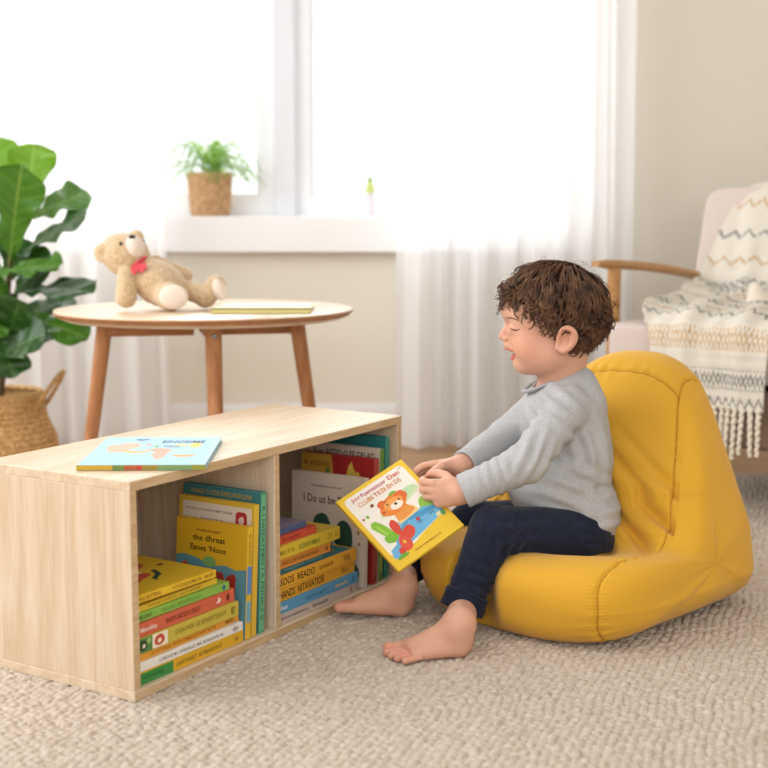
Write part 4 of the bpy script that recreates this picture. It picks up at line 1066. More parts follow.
# brow / nose
hc((92,-18,6),(92,18,6),5,5,.018)
hc((88,0,-20),(98,0,-41),5.5,8.0,.008); he((97.5,0,-43),(7.5,8.5,7.2),.005)
for s in (1,-1):
    he((91,s*9.5,-46.5),(7,5.2,5.4),.004)
    he((99,s*4.5,-52.5),(2.2,2.6,1.8),.002,'sub')
    he((95,s*25,-23),(15,13,10),.012,'sub')      # socket
    he((73,s*29,-24),(14,15.5,12),.005)          # closed smiling lid
    hc((86,s*20,-33),(68,s*42,-33),4.0,3.0,.008) # lower lid fold
    hc((88,s*14,-52),(69,s*31,-70),1.6,1.2,.006,'sub') # smile fold
# mouth, open laughing
he((90,0,-59),(7,14,7),.008)
he((82,0,-76.5),(25,31,8.6),.0025,'sub')
U=[(66,27,-68),(78,19,-69.5),(87,10,-67.2),(91.5,3.5,-65.5),(91.2,0,-66.2)]
Lw=[(66,27,-70),(72,19,-79),(77,10,-84.5),(79.5,0,-86)]
lip=[]
for s in (1,-1):
    for A_,r in ((U,3.1),(Lw,3.9)):
        for i in range(len(A_)-1):
            p,q_=A_[i],A_[i+1]; hc((p[0],s*p[1],p[2]),(q_[0],s*q_[1],q_[2]),r*(.5+.3*i/(len(A_)-1)),r*(.5+.3*(i+1)/(len(A_)-1)),.003)
            lip.append((H(p[0],s*p[1],p[2]),H(q_[0],s*q_[1],q_[2])))
# ears
for s in (1,-1):
    t=.30
    he((-27,s*74,-41),(16,6,23),.006,rot=.12)
    pts=[(-10,73,-56),(-12,79,-36),(-17,84,-23),(-28,87,-18),(-39,87,-25),(-42,85,-38),(-36,82,-51),(-26,78,-60),(-18,75,-62),(-12,73,-58)]
    pts=[tuple(p) for p in catmull(pts,40)]; pts.append(pts[0])
    for i in range(len(pts)-1): hc((pts[i][0],s*pts[i][1],pts[i][2]),(pts[i+1][0],s*pts[i+1][1],pts[i+1][2]),4.3,4.3,.004)
    he((-21,s*76,-60),(7,5,8),.004)
    he((-23,s*86,-40),(9,8,13),.004,'sub'); hc((-20,s*88,-24),(-33,s*90,-30),3.0,3.0,.003,'sub')
    hc((-34,s*82,-30),(-32,s*81,-52),3.0,3.0,.003)
# neck
NB=P(560,394,2.60)
Fh.cap(H(-14,0,-78),NB,.043,.043,k=.014); Fh.cap(H(-36,0,-60),NB+np.array([.008,0,0]),.036,.036,k=.014)
Fh.cap(NB,NB+np.array([-.028,-.005,-.035]),.040,.045,k=.02)
headgrid=Fh.F.copy()
def headpt(a,c,s=1,out=0.0):
    """point of the skin seen from the side at (a,c)"""
    for b in np.arange(100,0,-.4):
        p=H(a,s*b,c); i=np.round((p-Fh.lo)/Fh.h).astype(int)
        if headgrid[tuple(i)]<0: return H(a,s*(b+out),c)
    return H(a,0,c)
Vh,Fch=Fh.nets(); Vh=relax(Vh,Fch,1,.4)
hair_cut=None
# ---- hands
BKT=P(401,459,2.535); BKR0=P(464,525,2.44); BKL0=P(337,495,2.469)
bx=nrm(BKR0-BKT); by_=(BKL0-BKT); by_=nrm(by_-bx*np.dot(by_,bx)); bn=np.cross(bx,by_)
if bn[1]>0: bn=-bn         # faces the camera side
blen=np.linalg.norm(BKR0-BKT); bwid=np.dot(BKL0-BKT,by_)*1.07
print('held book',blen,bwid,'normal',bn)
def seg_chain(Fd,p,dirs,lens,rads,k=.0012):
    for i,(d_,l_) in enumerate(zip(dirs,lens)):
        q=p+nrm(d_)*l_; Fd.cap(p,q,rads[i],rads[i+1],k=k if i else .003)
        p=q
    return p
def hand(wrist,fw,side,dorsal,fingers,thumb,Fd,forearm,sc=1.0):
    """fingers: list of 4 lists of flex angles (deg); thumb: list of direction vectors in (fw,side,dorsal)"""
    fw=nrm(fw); side=nrm(np.array(side)-fw*np.dot(side,fw)); dorsal=nrm(dorsal-fw*np.dot(dorsal,fw)-side*np.dot(dorsal,side))
    W=lambda x,y,z: wrist+(fw*x+side*y+dorsal*z)*.001*sc
    R=[fw,side,dorsal]
    Fd.cap(forearm,W(0,0,0),.0245*sc,.0215*sc,k=.01)
    Fd.ell(W(6,0,0),np.array((18,20,15))*.001*sc,R=R,k=.008)
    Fd.ell(W(26,0,1),np.array((27,24.5,12.5))*.001*sc,R=R,k=.010)
    Fd.ell(W(30,-8,-3),np.array((20,14,11))*.001*sc,R=R,k=.008); Fd.ell(W(18,14,-5),np.array((18,11,11))*.001*sc,R=R,k=.008)
    ys=(18,6.2,-5.8,-17); Ls=((20,14,11),(22,15,12),(20,14,11),(16,11,10)); r0=(6.3,6.5,6.2,5.5); tips=[]
    for i in range(4):
        spread=(.10,.03,-.05,-.16)[i]; a=0; dirs=[]
        for fl in fingers[i]:
            a+=math.radians(fl); dd=math.cos(a)*fw-math.sin(a)*dorsal+spread*side; dirs.append(dd)
        p=W((45,47,45,40)[i],ys[i],1.5); Fd.cap(W(25,ys[i]*.8,1),p,.0075*sc,.0070*sc,k=.005)
        rr=r0[i]*.001*sc
        tips.append((seg_chain(Fd,p,dirs,[x*.001*sc for x in Ls[i]],[rr*1.10,rr*1.02,rr,rr*.86]),dirs[-1]))
    p=W(16,17,-3); dirs=[t[0]*fw+t[1]*side+t[2]*dorsal for t in thumb]
    tips.append((seg_chain(Fd,p,dirs,[.020*sc,.017*sc,.013*sc],[.0105*sc,.0088*sc,.008*sc,.0068*sc]),dirs[-1]))
    return tips
def along(t,off=0.0,inn=0.0): return BKT+bx*blen*t+by_*inn+bn*off
# near (left) hand: grips the right edge, fingers on the front cover, thumb behind
nw=P(461,492,2.452)
FL=Field(nw+np.array([-.095,-.075,-.085]),nw+np.array([.085,.085,.07]),.0012)
elbN=P(527,464,2.44)
tipsL=hand(nw,(-.96,.20,-.10),(-.12,.06,.99),(.1,-.97,.05),[(22,48,34),(26,54,38),(30,58,38),(58,14,8)],[(.6,.5,-.75),(.9,.25,-.5),(.95,0,-.3)],FL,nw+(elbN-nw)*.6,1.13)
VL,FLc=FL.nets(); VL=relax(VL,FLc,1,.4)
# far (right) hand: palm faces the camera side, thumb laid on the cover edge
fwp=P(460,466.5,2.550); elbF=P(503,438,2.66)
FR=Field(fwp+np.array([-.10,-.085,-.085]),fwp+np.array([.09,.10,.07]),.0013)
tipsR=hand(fwp,(-.97,.16,-.12),(-.08,-.60,.42),(-.15,.42,.75),[(8,26,22),(14,30,26),(18,34,30),(22,38,30)],[(.62,.62,-.35),(.86,.25,-.62),(.86,.0,-.66)],FR,fwp+(elbF-fwp)*.45,1.08)
VR,FRc=FR.nets(); VR=relax(VR,FRc,1,.4)
# ---- feet
def foot(heel,fw,up,medial,sc,Fd,ankle_top):
    fw=nrm(fw); medial=nrm(np.array(medial)-fw*np.dot(medial,fw)); up=np.cross(fw,medial); 
    if up[2]<0: up=-up
    W=lambda x,y,z: heel+(fw*x+medial*y+up*z)*.001*sc
    R=[fw,medial,up]; c=lambda a,b,r0,r1,k=.008: Fd.cap(W(*a),W(*b),r0*.001*sc,r1*.001*sc,k=k)
    Fd.ell(W(22,0,21),np.array((23,20,21))*.001*sc,R=R,k=.01)
    c((20,0,56),(21,0,32),24,22,.014); Fd.cap(ankle_top,W(20,0,56),.0275*sc,.0245*sc,k=.02)
    c((34,0,44),(92,3,22),23,14,.016); c((24,-6,16),(98,-19,12),14.5,11.5,.012); c((24,6,17),(106,16,14.5),14.5,13.5,.012)
    c((60,2,22),(100,0,14),20,13,.014)
    for (a,b,r0,r1,k) in (((110,18,13),(138,22,11.5),10.0,9.4,.004),((108,5,12),(142,7,8.0),7.2,6.8,.0012),((106,-7,11.5),(137,-8,7.6),6.8,6.4,.0012),((101,-18,11),(129,-22,7.2),6.5,6.1,.0012),((92,-27,10),(117,-34,7.0),6.4,6.0,.0015)):
        c(a,b,r0,r1,k); Fd.ell(W(b[0]+1,b[1],b[2]),(r1*1.04*.001*sc,)*3,k=.002)
    c((118,18,1),(122,18,-2),2,2,.004)if False else None
    return W
heelN=PF(471,655,BG+.001); toeN=PF(392,656,BG+.001)
ankN=P(462,611,2.390)
FN=Field(np.minimum(toeN,heelN)-np.array([.03,.075,.004]),heelN+np.array([.035,.085,.135]),.0012)
WN=foot(heelN,(toeN-heelN)+np.array([-.0,-.012,0]),None,(0,1,0),1.06,FN,ankN)
VN,FNc=FN.nets(); VN=relax(VN,FNc,1,.4)
heelF=PF(411,616,BG+.001); 
ankF=P(404,572,2.63)
fdir=np.array([-1.0,-.045,.10])
FF=Field(heelF+np.array([-.20,-.085,-.004]),heelF+np.array([.045,.085,.135]),.0015)
WF=foot(heelF+np.array([0,0.0,0]),fdir,None,(0,-1,0),1.04,FF,ankF)
VF_,FFc=FF.nets(); VF_=relax(VF_,FFc,1,.4)
# the trunk and limbs under the clothes, so the figure is one body
FB=Field((P(384,500,2.6)[0]-.02,2.33,.06),(P(625,500,2.6)[0],2.80,.56),.0035)
FB.ell(P(562,430,2.60),(.070,.085,.080),k=.03); FB.ell(P(566,490,2.59),(.075,.085,.085),k=.03); FB.ell(P(582,530,2.58),(.055,.085,.045),k=.03)
FB.cap(NB,NB+np.array([.0,0,-.05]),.036,.04,k=.02)
for a_,b2,c2 in ((P(566,410,2.52),P(527,463,2.44),nw),(P(548,404,2.685),P(505,437,2.665),fwp)):
    FB.cap(a_,b2,.028,.024,k=.02); FB.cap(b2,b2+(c2-b2)*.8,.023,.021,k=.01)
for a_,b2,c2 in ((P(578,532,2.52),P(494,531,2.44),ankN),(P(580,526,2.64),P(476,522,2.665),ankF)):
    FB.cap(a_,b2,.042,.033,k=.02); FB.cap(b2,c2,.031,.0255,k=.01)
VB_,FBc=FB.nets()
# join everything that is skin into one body
def tone(Vx,extra=None):
    base=np.array(lin('d8a68c')[:3]); C=np.tile(base,(len(Vx),1))
    C*= (1+.035*wob(Vx,22,3))[:,None]
    def mixc(col,w): 
        nonlocal C
        col=np.array(lin(col)[:3]); w=np.clip(w,0,1)[:,None]; C=C*(1-w)+col*w
    g=lambda c,r: np.exp(-(np.linalg.norm(Vx-c,axis=1)/r)**2)
    if extra=='head':
        for s in (1,-1): mixc('dd8468',.30*g(H(50,s*52,-56),.036)); mixc('cf8068',.45*g(H(-25,s*86,-30),.022))
        mixc('d98a70',.35*g(H(100,0,-44),.012))
        dl=np.full(len(Vx),1.)
        for a_,b2 in lip:
            d_=b2-a_; t=np.clip(((Vx-a_)@d_)/(d_@d_),0,1); dl=np.minimum(dl,np.linalg.norm(Vx-a_-t[:,None]*d_,axis=1))
        mixc('c8605c',np.clip(1.9-dl/.0034,0,1)*.85)
        mixc('8c2f30',g(H(80,0,-76),.012)*1.4*(np.abs((Vx-HO)@hu/K+76)<6))
    if extra is not None and not isinstance(extra,str):
        for p,r,c,w in extra: mixc(c,w*g(p,r))
    return C
tipx=[(t[0],.010,'dc8a74',.5) for t in tipsL]; tipy=[(t[0],.010,'dc8a74',.5) for t in tipsR]
def ft(W): return [(W(140,14,10),.02,'d98872',.6),(W(118,-20,10),.02,'d98872',.6),(W(0,0,12),.02,'d98872',.5),(W(60,0,0),.03,'d9927a',.3)]
parts=[(VB_,FBc,None),(Vh,Fch,'head'),(VL,FLc,tipx),(VR,FRc,tipy),(VN,FNc,ft(WN)),(VF_,FFc,ft(WF))]
AV=[];AF=[];AC=[];n0=0
for v_,f_,e_ in parts:
    AV.append(v_-np.array([KO[0],KO[1],0])); AF.append(f_+n0); AC.append(tone(v_,e_)); n0+=len(v_)
me=np_mesh('body',np.concatenate(AV),np.concatenate(AF))
ca=me.color_attributes.new('tone','FLOAT_COLOR','POINT'); CC=np.concatenate(AC)
if len(me.vertices)==len(CC): ca.data.foreach_set('color',np.concatenate([CC,np.ones((len(CC),1))],1).astype(np.float32).ravel())
link('body',me,m_skin,kid)
KOo=np.array([KO[0],KO[1],0])
# ---- face details
m_hair,b_=bsdf('brown_hair','47301f',.42,.45); vary(m_hair,b_,'38241b','8a6244',45,3)
m_lash,_=bsdf('eyelash','2a1a12',.6,.2); m_teeth,_=bsdf('teeth','f4efe8',.25,.5); m_tong,_=bsdf('tongue','c8625f',.35,.4)
for s in (1,-1):
    pts=[headpt(a,c,s,.1)-KOo for a,c in ((83,-22.5),(79,-25.2),(74,-26.6),(69,-26.2),(64.5,-23.6))]
    MB().tube(pts,[.0005,.0012,.0014,.0013,.0006],6).build('eyelashes',m_lash,kid)
    pts=[headpt(a,c,s,-.2)-KOo for a,c in ((91,-4),(85,-2.5),(78,-2.5),(70,-5),(62,-9),(57,-13))]
    MB().tube(pts,[.0008,.0017,.0020,.0018,.0013,.0005],6).build('eyebrow',m_hair,kid)
q=MB(); q.ball(H(80.5,0,-70.6)-KOo,(.006*1,.014,.0030),12,8,M=np.array(HR).T@np.eye(3)); q.build('teeth',m_teeth,kid)
q=MB(); q.ball(H(72,0,-80.5)-KOo,(.010,.013,.0040),14,8); q.build('tongue',m_tong,kid)
# ---- nails
m_nail,_=bsdf('nail','eeb8a4',.3,.4)

# ---- hair
def in_hair(a,b,c):
    if a>70: return c>34-abs(b)*.15
    if a>22: return c>26-(70-a)*.18
    if a>-12: return c>-34+(a+12)*1.55
    if a>-40: return c>-16-(-12-a)*1.0 or (a<-34 and c>-75)
    return c>-88
SC_C=np.array([-2,0,20.]); SC_R=np.array([98,81.5,85.])
def scalp(th,phi,e=0):  # th from top, phi around
    d=np.array([math.sin(th)*math.cos(phi),math.sin(th)*math.sin(phi),math.cos(th)]); return SC_C+d*(SC_R+e)
# undercoat: the part of the scalp that carries hair
nu,nv=90,140; Vc=[];keep=np.zeros((nu,nv),bool)
for i in range(nu):
    for j in range(nv):
        th=.02+(math.pi*.80)*i/(nu-1); phi=2*math.pi*j/nv; p=scalp(th,phi,2.0+1.5*math.sin(phi*17+th*9))
        if p[2]<-20 and p[0]<0: p[0]+= (p[2]+20)*.10; 
        Vc.append(H(*p)-KOo); keep[i,j]=in_hair(*p)
Fc=[tuple(f) for f in grid_faces(nu,nv,wrap_v=True) if all(keep[i//nv,i%nv] for i in f)]
Vs=[np.array(Vc)]; 
me=bpy.data.meshes.new('hair_undercoat'); used=sorted({i for f in Fc for i in f}); rm={o:k for k,o in enumerate(used)}
me.from_pydata([tuple(Vc[i]) for i in used],[],[tuple(rm[i] for i in f) for f in Fc])
m_under,_=bsdf('hair_roots','2a1a13',.8,.1); hair=link('hair',me,m_under,kid)
locks=[]
crown=np.array([-38,6,98.])
HV=[];HF=[];nb=0
def strand(pts,rad):
    global nb
    pts=np.array(pts); n=len(pts); T_=np.gradient(pts,axis=0); T_/=np.linalg.norm(T_,axis=1)[:,None]+1e-9
    a=np.cross(T_,[.3,.5,.81]); a/=np.linalg.norm(a,axis=1)[:,None]+1e-9; b=np.cross(T_,a)
    for k in range(3):
        an=2*math.pi*k/3; HV.append(pts+(a*math.cos(an)+b*math.sin(an))*rad[:,None])
    i=np.arange(n-1)
    for k in range(3):
        k2=(k+1)%3; HF.append(np.stack([nb+k*n+i,nb+k2*n+i,nb+k2*n+i+1,nb+k*n+i+1],1))
    nb+=3*n
def lock(root,flow,length,curl,turns,lift,nst=13,wid=2.5,grav=.5,steps=28,rad=.60,c0=.15):
    """root in head mm; follows the scalp, then curls"""
    p=np.array(root,float); d=np.array(flow,float); d/=np.linalg.norm(d)+1e-9; path=[]; N_=[]
    st=length/steps
    for i in range(steps):
        t=i/steps
        q=(p-SC_C)/SC_R; n=q/SC_R; n/=np.linalg.norm(n); r=np.linalg.norm(q)
        d=d+np.array([0,0,-grav*.10])
        d=d-n*np.dot(d,n)*(.55 if r<1.25 else .2); want=1+ (3+lift*t)/90
        d=d+n*(want-r)*3.0*.35; d/=np.linalg.norm(d)
        p=p+d*st; path.append(p.copy()); N_.append(n)
    path=np.array(path); N_=np.array(N_); T_=np.gradient(path,axis=0); T_/=np.linalg.norm(T_,axis=1)[:,None]+1e-9
    B_=np.cross(T_,N_); t=np.linspace(0,1,steps); ph0=rnd.random()*6.28; dirn=1 if rnd.random()<.5 else -1
    amp=curl*np.clip((t-c0)/(1-c0),0,1)**.8
    ang=ph0+dirn*2*math.pi*turns*t**1.25
    heli=(B_*np.cos(ang)[:,None]+N_*(np.sin(ang)*.8+.55)[:,None])*amp[:,None]
    for j in range(nst):
        a=rnd.random()*6.28; rr=wid*math.sqrt(rnd.random()); o=(B_*math.cos(a)+N_*abs(math.sin(a))*.7)*rr*((.9-.55*t)+.12)[:,None]
        pj=math.exp(rnd.gauss(0,.06))
        hp_=(B_*np.cos(ang+.25*rnd.gauss(0,1)*.6)[:,None]+N_*(np.sin(ang)*.8+.55)[:,None])*(amp*pj)[:,None]
        W_=path+hp_+o
        Wd_=HO+(W_[:,:1]*hf+W_[:,1:2]*hl+W_[:,2:3]*hu)*K-KOo
        strand(Wd_,(rad*.001*(1-.75*t)+.00012))
cnt=0
while cnt<640:
    th=math.acos(1-rnd.random()*1.78); phi=rnd.random()*6.283; p=scalp(th,phi,2)
    if p[2]<-25 and p[0]<0: p[0]+=(p[2]+20)*.10
    if not in_hair(*p): continue
    out=p-crown; q=(p-SC_C)/SC_R**2; q/=np.linalg.norm(q); out-=q*np.dot(out,q); out/=np.linalg.norm(out)+1e-9
    sw=np.cross(q,out)*.45; fl=out+sw+np.array([0,0,-.2])+np.array([rnd.gauss(0,.2),rnd.gauss(0,.2),rnd.gauss(0,.15)])
    high=p[2]>62
    if p[0]>45 and p[2]<75: Ln=rnd.uniform(20,32); cu=rnd.uniform(6,9)
    elif high: Ln=rnd.uniform(55,90); cu=rnd.uniform(1.5,5)
    elif p[0]<-45: Ln=rnd.uniform(44,72); cu=rnd.uniform(8,13)
    else: Ln=rnd.uniform(32,54); cu=rnd.uniform(6.5,10.5)
    lock(p,fl,Ln,cu,rnd.uniform(.8,1.4),8+(20 if p[0]<-40 else 8)*rnd.random(),grav=.6 if not high else .3)
    cnt+=1
# fringe curls over the forehead, flicks at the nape and behind the ear
for i in range(60):
    b=rnd.uniform(-62,66); p=np.array([math.sqrt(max(0,1-(b/81)**2))*rnd.uniform(84,92)-2,b,rnd.uniform(52,78)])
    lock(p,(1,rnd.gauss(0,.5),-.35),rnd.uniform(24,36),rnd.uniform(7,11),rnd.uniform(.9,1.3),rnd.uniform(12,24),nst=10,grav=.9)
for i in range(170):
    phi=rnd.uniform(1.8,4.5); p=scalp(rnd.uniform(1.6,2.42),phi,2); p[0]-=2
    lock(p,(-.55,rnd.gauss(0,.3),-.75+rnd.gauss(0,.3)),rnd.uniform(36,60),rnd.uniform(8,12),rnd.uniform(.8,1.4),rnd.uniform(20,38),nst=11,grav=.4)
for i in range(46):
    s=1 if i%2 else -1; p=np.array([rnd.uniform(-62,-34),s*rnd.uniform(60,70),rnd.uniform(-58,-12)])
    lock(p,(-.3,s*.5,-.9),rnd.uniform(28,42),rnd.uniform(6,9),rnd.uniform(1,1.6),rnd.uniform(6,14),nst=9,grav=.4)
for i in range(40):
    s=1 if i%2 else -1; p=np.array([rnd.uniform(-6,44),s*0,rnd.uniform(14,40)]); 
    k_=max(.05,1-((p[0]+2)/98)**2-((p[2]-20)/83)**2); p[1]=s*83*math.sqrt(k_)
    lock(p,(.2+rnd.gauss(0,.3),s*.2,-.9),rnd.uniform(22,36),rnd.uniform(6,9),rnd.uniform(1,1.6),rnd.uniform(6,12),nst=8,grav=.6)
for i in range(230):   # separate ringlets lying over the rest
    s=1 if i%2 else -1
    if i<130: th=rnd.uniform(1.05,2.0); phi=s*rnd.uniform(.75,2.9)
    else: th=rnd.uniform(1.35,2.15); phi=rnd.uniform(2.2,4.1)
    p=scalp(th,phi,6)
    if not in_hair(p[0],p[1],p[2]-6) or p[0]>22: continue
    lock(p,(-.25 if p[0]<0 else .3,rnd.gauss(0,.3),-.9),rnd.uniform(42,66),rnd.uniform(8,12),rnd.uniform(1.3,2.1),rnd.uniform(10,24),nst=11,wid=1.5,grav=.5,rad=.55,c0=.05)
for i in range(30):   # loose flyaways
    th=rnd.uniform(.2,1.5); phi=rnd.choice([rnd.uniform(-1,1),rnd.uniform(2.4,3.9)]); p=scalp(th,phi,3)
    if in_hair(*p): lock(p,(p[0]*.01,rnd.gauss(0,.5),.2),rnd.uniform(30,50),rnd.uniform(6,12),rnd.uniform(.8,1.5),rnd.uniform(25,45),nst=1,rad=.28,grav=.1)
HVa=np.concatenate(HV); HFa=np.concatenate(HF); print('hair verts',len(HVa))
link('hair_curls',np_mesh('hair_curls',HVa,HFa),m_hair,hair)

# ---- trousers
m_navy,b_=bsdf('navy_trousers','1f2536',.85,.12); add_bump(m_navy,b_,'noise',520,.3,.001,2); b_.inputs['Sheen Weight'].default_value=.10
vary(m_navy,b_,'1c2131','252b3e',60,3)
lo=np.array([P(380,500,2.6)[0]-.02,2.33,.04]); hi=np.array([P(625,500,2.6)[0]+.02,2.75,.32])
kN=P(492,530,2.440); kF=P(474,521,2.665)
FP=Field(lo,hi,.0022)
FP.ell(P(583,533,2.58),(.068,.105,.058),k=.01); FP.ell(P(574,520,2.58),(.07,.10,.055),k=.02)
FP.cap(P(578,534,2.515),kN+np.array([.01,0,-.002]),.055,.046,k=.02); FP.cap(P(582,528,2.64),kF,.055,.043,k=.02)
def legpart(top,bot,r0,r1):
    G=Field(lo,hi,.0022); d_=nrm(bot-top); G.cap(top,top+(bot-top)*1.5,r0,r0+(r1-r0)*1.5,k=0)
    c1=bot-d_*.036
    G2_=Field(lo,hi,.0022); G2_.cap(c1-d_*.05,bot+d_*.06,r1+.0070,r1+.0062,k=0); G2_.plane(bot,d_); G2_.plane(c1,-d_)
    G.plane(bot-d_*.003,d_)
    G.F=np.minimum(G.F,G2_.F)
    H_=Field(lo,hi,.0022); H_.cap(bot-d_*.03,bot+d_*.1,r1-.004,r1-.003,k=0); G.F=np.maximum(G.F,-H_.F)
    return G.F
def smin(A,B,k): h=np.clip(.5+.5*(B-A)/k,0,1); return B*(1-h)+A*h-k*h*(1-h)
hemN=P(461,611,2.395); hemF=P(399,570,2.640)
FP.F=smin(FP.F,legpart(kN,hemN,.0455,.0365),.014); FP.F=smin(FP.F,legpart(kF,hemF,.043,.036),.014)
VP,FPc=FP.nets(); VP=relax(VP,FPc,1,.4); NP=vnormals(VP,FPc)
def ridge(V,c,ax,across,sp,amp,rad,ph=0.0,bend=0.0):
    """fold lines: along 'ax', repeating in direction 'across' near c"""
    d_=V-c; a=d_@nrm(ax); b=d_@nrm(across); g=np.exp(-(np.linalg.norm(d_,axis=1)/rad)**2)
    return amp*np.sin(2*math.pi*(b+bend*a*a)/sp+ph)*g
dp=.0010*wob(VP,14,8)+.0012*wob(VP,6,2)
dp+=ridge(VP,P(505,545,2.42),(.3,0,1),(.9,0,-.4),.020,.0022,.045)+ridge(VP,P(596,548,2.50),(1,0,-.3),(.3,0,1),.018,.0024,.05,.5)
dp+=ridge(VP,P(520,528,2.42),(1,0,.15),(0,0,1),.026,.0018,.06,1)+ridge(VP,P(480,580,2.39),(1,0,-.4),(.3,0,1),.020,.0018,.045,1)
dp*=1.4
VP=VP+NP*dp[:,None]
trs=link('trousers',np_mesh('trousers',VP-KOo,FPc),m_navy,kid)

# ---- grey top
m_grey,b_=bsdf('heather_grey_jersey','b4b5b6',.9,.1); vary(m_grey,b_,'aaabad','bcbdbe',330,5,None,.35,.65); add_bump(m_grey,b_,'noise',600,.15,.0006,2)
lo=np.array([P(440,500,2.5)[0],2.38,.13]); hi=np.array([P(632,500,2.6)[0],2.80,.58])
FS=Field(lo,hi,.0022)
R20=[(.95,0,.3),(0,1,0),(-.3,0,.95)]
FS.ell(P(563,418,2.60),(.086,.100,.085),k=.02); FS.ell(P(562,470,2.60),(.098,.108,.085),k=.03); FS.ell(P(567,505,2.59),(.098,.108,.07),k=.03)
FS.ell(P(590,515,2.59),(.056,.110,.055),k=.03); FS.ell(P(580,450,2.60),(.062,.098,.075),k=.03); FS.ell(P(546,485,2.58),(.078,.095,.06),k=.03)
shN=P(566,408,2.515); shF=P(548,400,2.69)
FS.cap(shN,P(560,384,2.60),.036,.040,k=.02); FS.cap(shF,P(556,384,2.60),.036,.040,k=.02)
FS.cap(P(585,400,2.56),P(583,402,2.65),.036,.036,k=.03); FS.cap(P(578,381,2.57),P(576,381,2.64),.031,.031,k=.03)
FS.plane(P(524,391,2.6),(-.43,0,.9)); 
# neck opening
FS.cap(NB+np.array([-.014,0,-.025]),NB+np.array([-.004,0,.06]),.0405,.050,k=.004,op='sub')
# hem
FS.plane(P(562,523,2.59),(-.27,0,-1)); 
FS.ell(P(578,545,2.58),(.085,.103,.05),k=.004,op='sub')
def sleeve(sh,el,wr,r0,r1,r2):
    G=Field(lo,hi,.0022); G.cap(sh,el,r0,r1,k=0); d_=nrm(wr-el); G.cap(el,wr+d_*.03,r1,r2,k=.012); G.plane(wr,d_)
    # ribbed cuff band
    B=Field(lo,hi,.0022); B.cap(wr-d_*.05,wr+d_*.05,r2+.0022,r2+.0016,k=0); B.plane(wr,d_); B.plane(wr-d_*.018,-d_); G.F=smin(G.F,B.F,.002)
    H_=Field(lo,hi,.0022); H_.cap(wr-d_*.02,wr+d_*.08,r2-.0042,r2-.0034,k=0); G.F=np.maximum(G.F,-H_.F); return G.F
cuN=P(463.5,491,2.448); cuF=P(464,464.5,2.553)
FS.F=smin(FS.F,sleeve(shN,P(527,463,2.440),cuN,.0425,.0375,.0305),.012)
FS.F=smin(FS.F,sleeve(shF,P(505,437,2.665),cuF,.040,.036,.0275),.012)
VS,FSc=FS.nets(); VS=relax(VS,FSc,1,.4); NS=vnormals(VS,FSc)
ds=.0012*wob(VS,9,12)+.0009*wob(VS,22,13)
axA=nrm(P(527,463,2.44)-shN); 
ds+=ridge(VS,P(533,455,2.42),(.3,0,1),(.9,0,-.45),.024,.0030,.045)
ds+=ridge(VS,P(497,476,2.42),(-.2,0,1),(1,0,.2),.019,.0016,.045,1)
ds+=ridge(VS,P(562,412,2.50),(.75,0,-.65),(.65,0,.75),.026,.0026,.055,.4,3)
ds+=ridge(VS,P(590,450,2.50),(.3,0,-1),(1,0,.25),.034,.0030,.075,1.2,2)
ds+=ridge(VS,P(575,490,2.49),(.9,0,-.5),(.4,0,.9),.032,.0028,.07,.2,2)
ds+=ridge(VS,P(604,508,2.52),(1,0,.1),(0,0,1),.028,.0026,.05,2,4)
ds+=ridge(VS,P(530,420,2.52),(.5,0,-1),(1,0,.4),.022,.002,.045,2)
ds*=1.55
VS=VS+NS*ds[:,None]
top=link('grey_top',np_mesh('grey_top',VS-KOo,FSc),m_grey,kid)
m_rib2,b_=bsdf('grey_rib','a3a4a7',.9,.1); add_bump(m_rib2,b_,'noise',600,.3,.001,2)
# collar band following the neck opening
cpl=P(524,390,2.6); npl=nrm((-.44,0,.9)); pts=[]
cc=NB+np.array([-.010,0,-.0]); cc=cc-npl*np.dot(cc-cpl,npl)
e1=nrm(np.cross((0,1,0),npl)); e2=np.array([0,1.,0])
for a in np.linspace(0,2*math.pi,48): pts.append(cc+e1*.0535*math.cos(a)+e2*.0465*math.sin(a)-npl*.0015-KOo)
MB().tube(pts,.0036,10,caps=False,flat=1.6,ref=(0,1,0)).build('collar',m_rib2,top)

# ================================================================= THE BOOK IN THE HANDS
bT=.009
yy=-by_ ; cen=BKT+bx*blen/2+by_*bwid/2-bn*bT/2
# local x: along the short edge away from the child's grip, local z = cover normal
LX=bx; LY=np.cross(bn,bx)   # LX x LY = bn
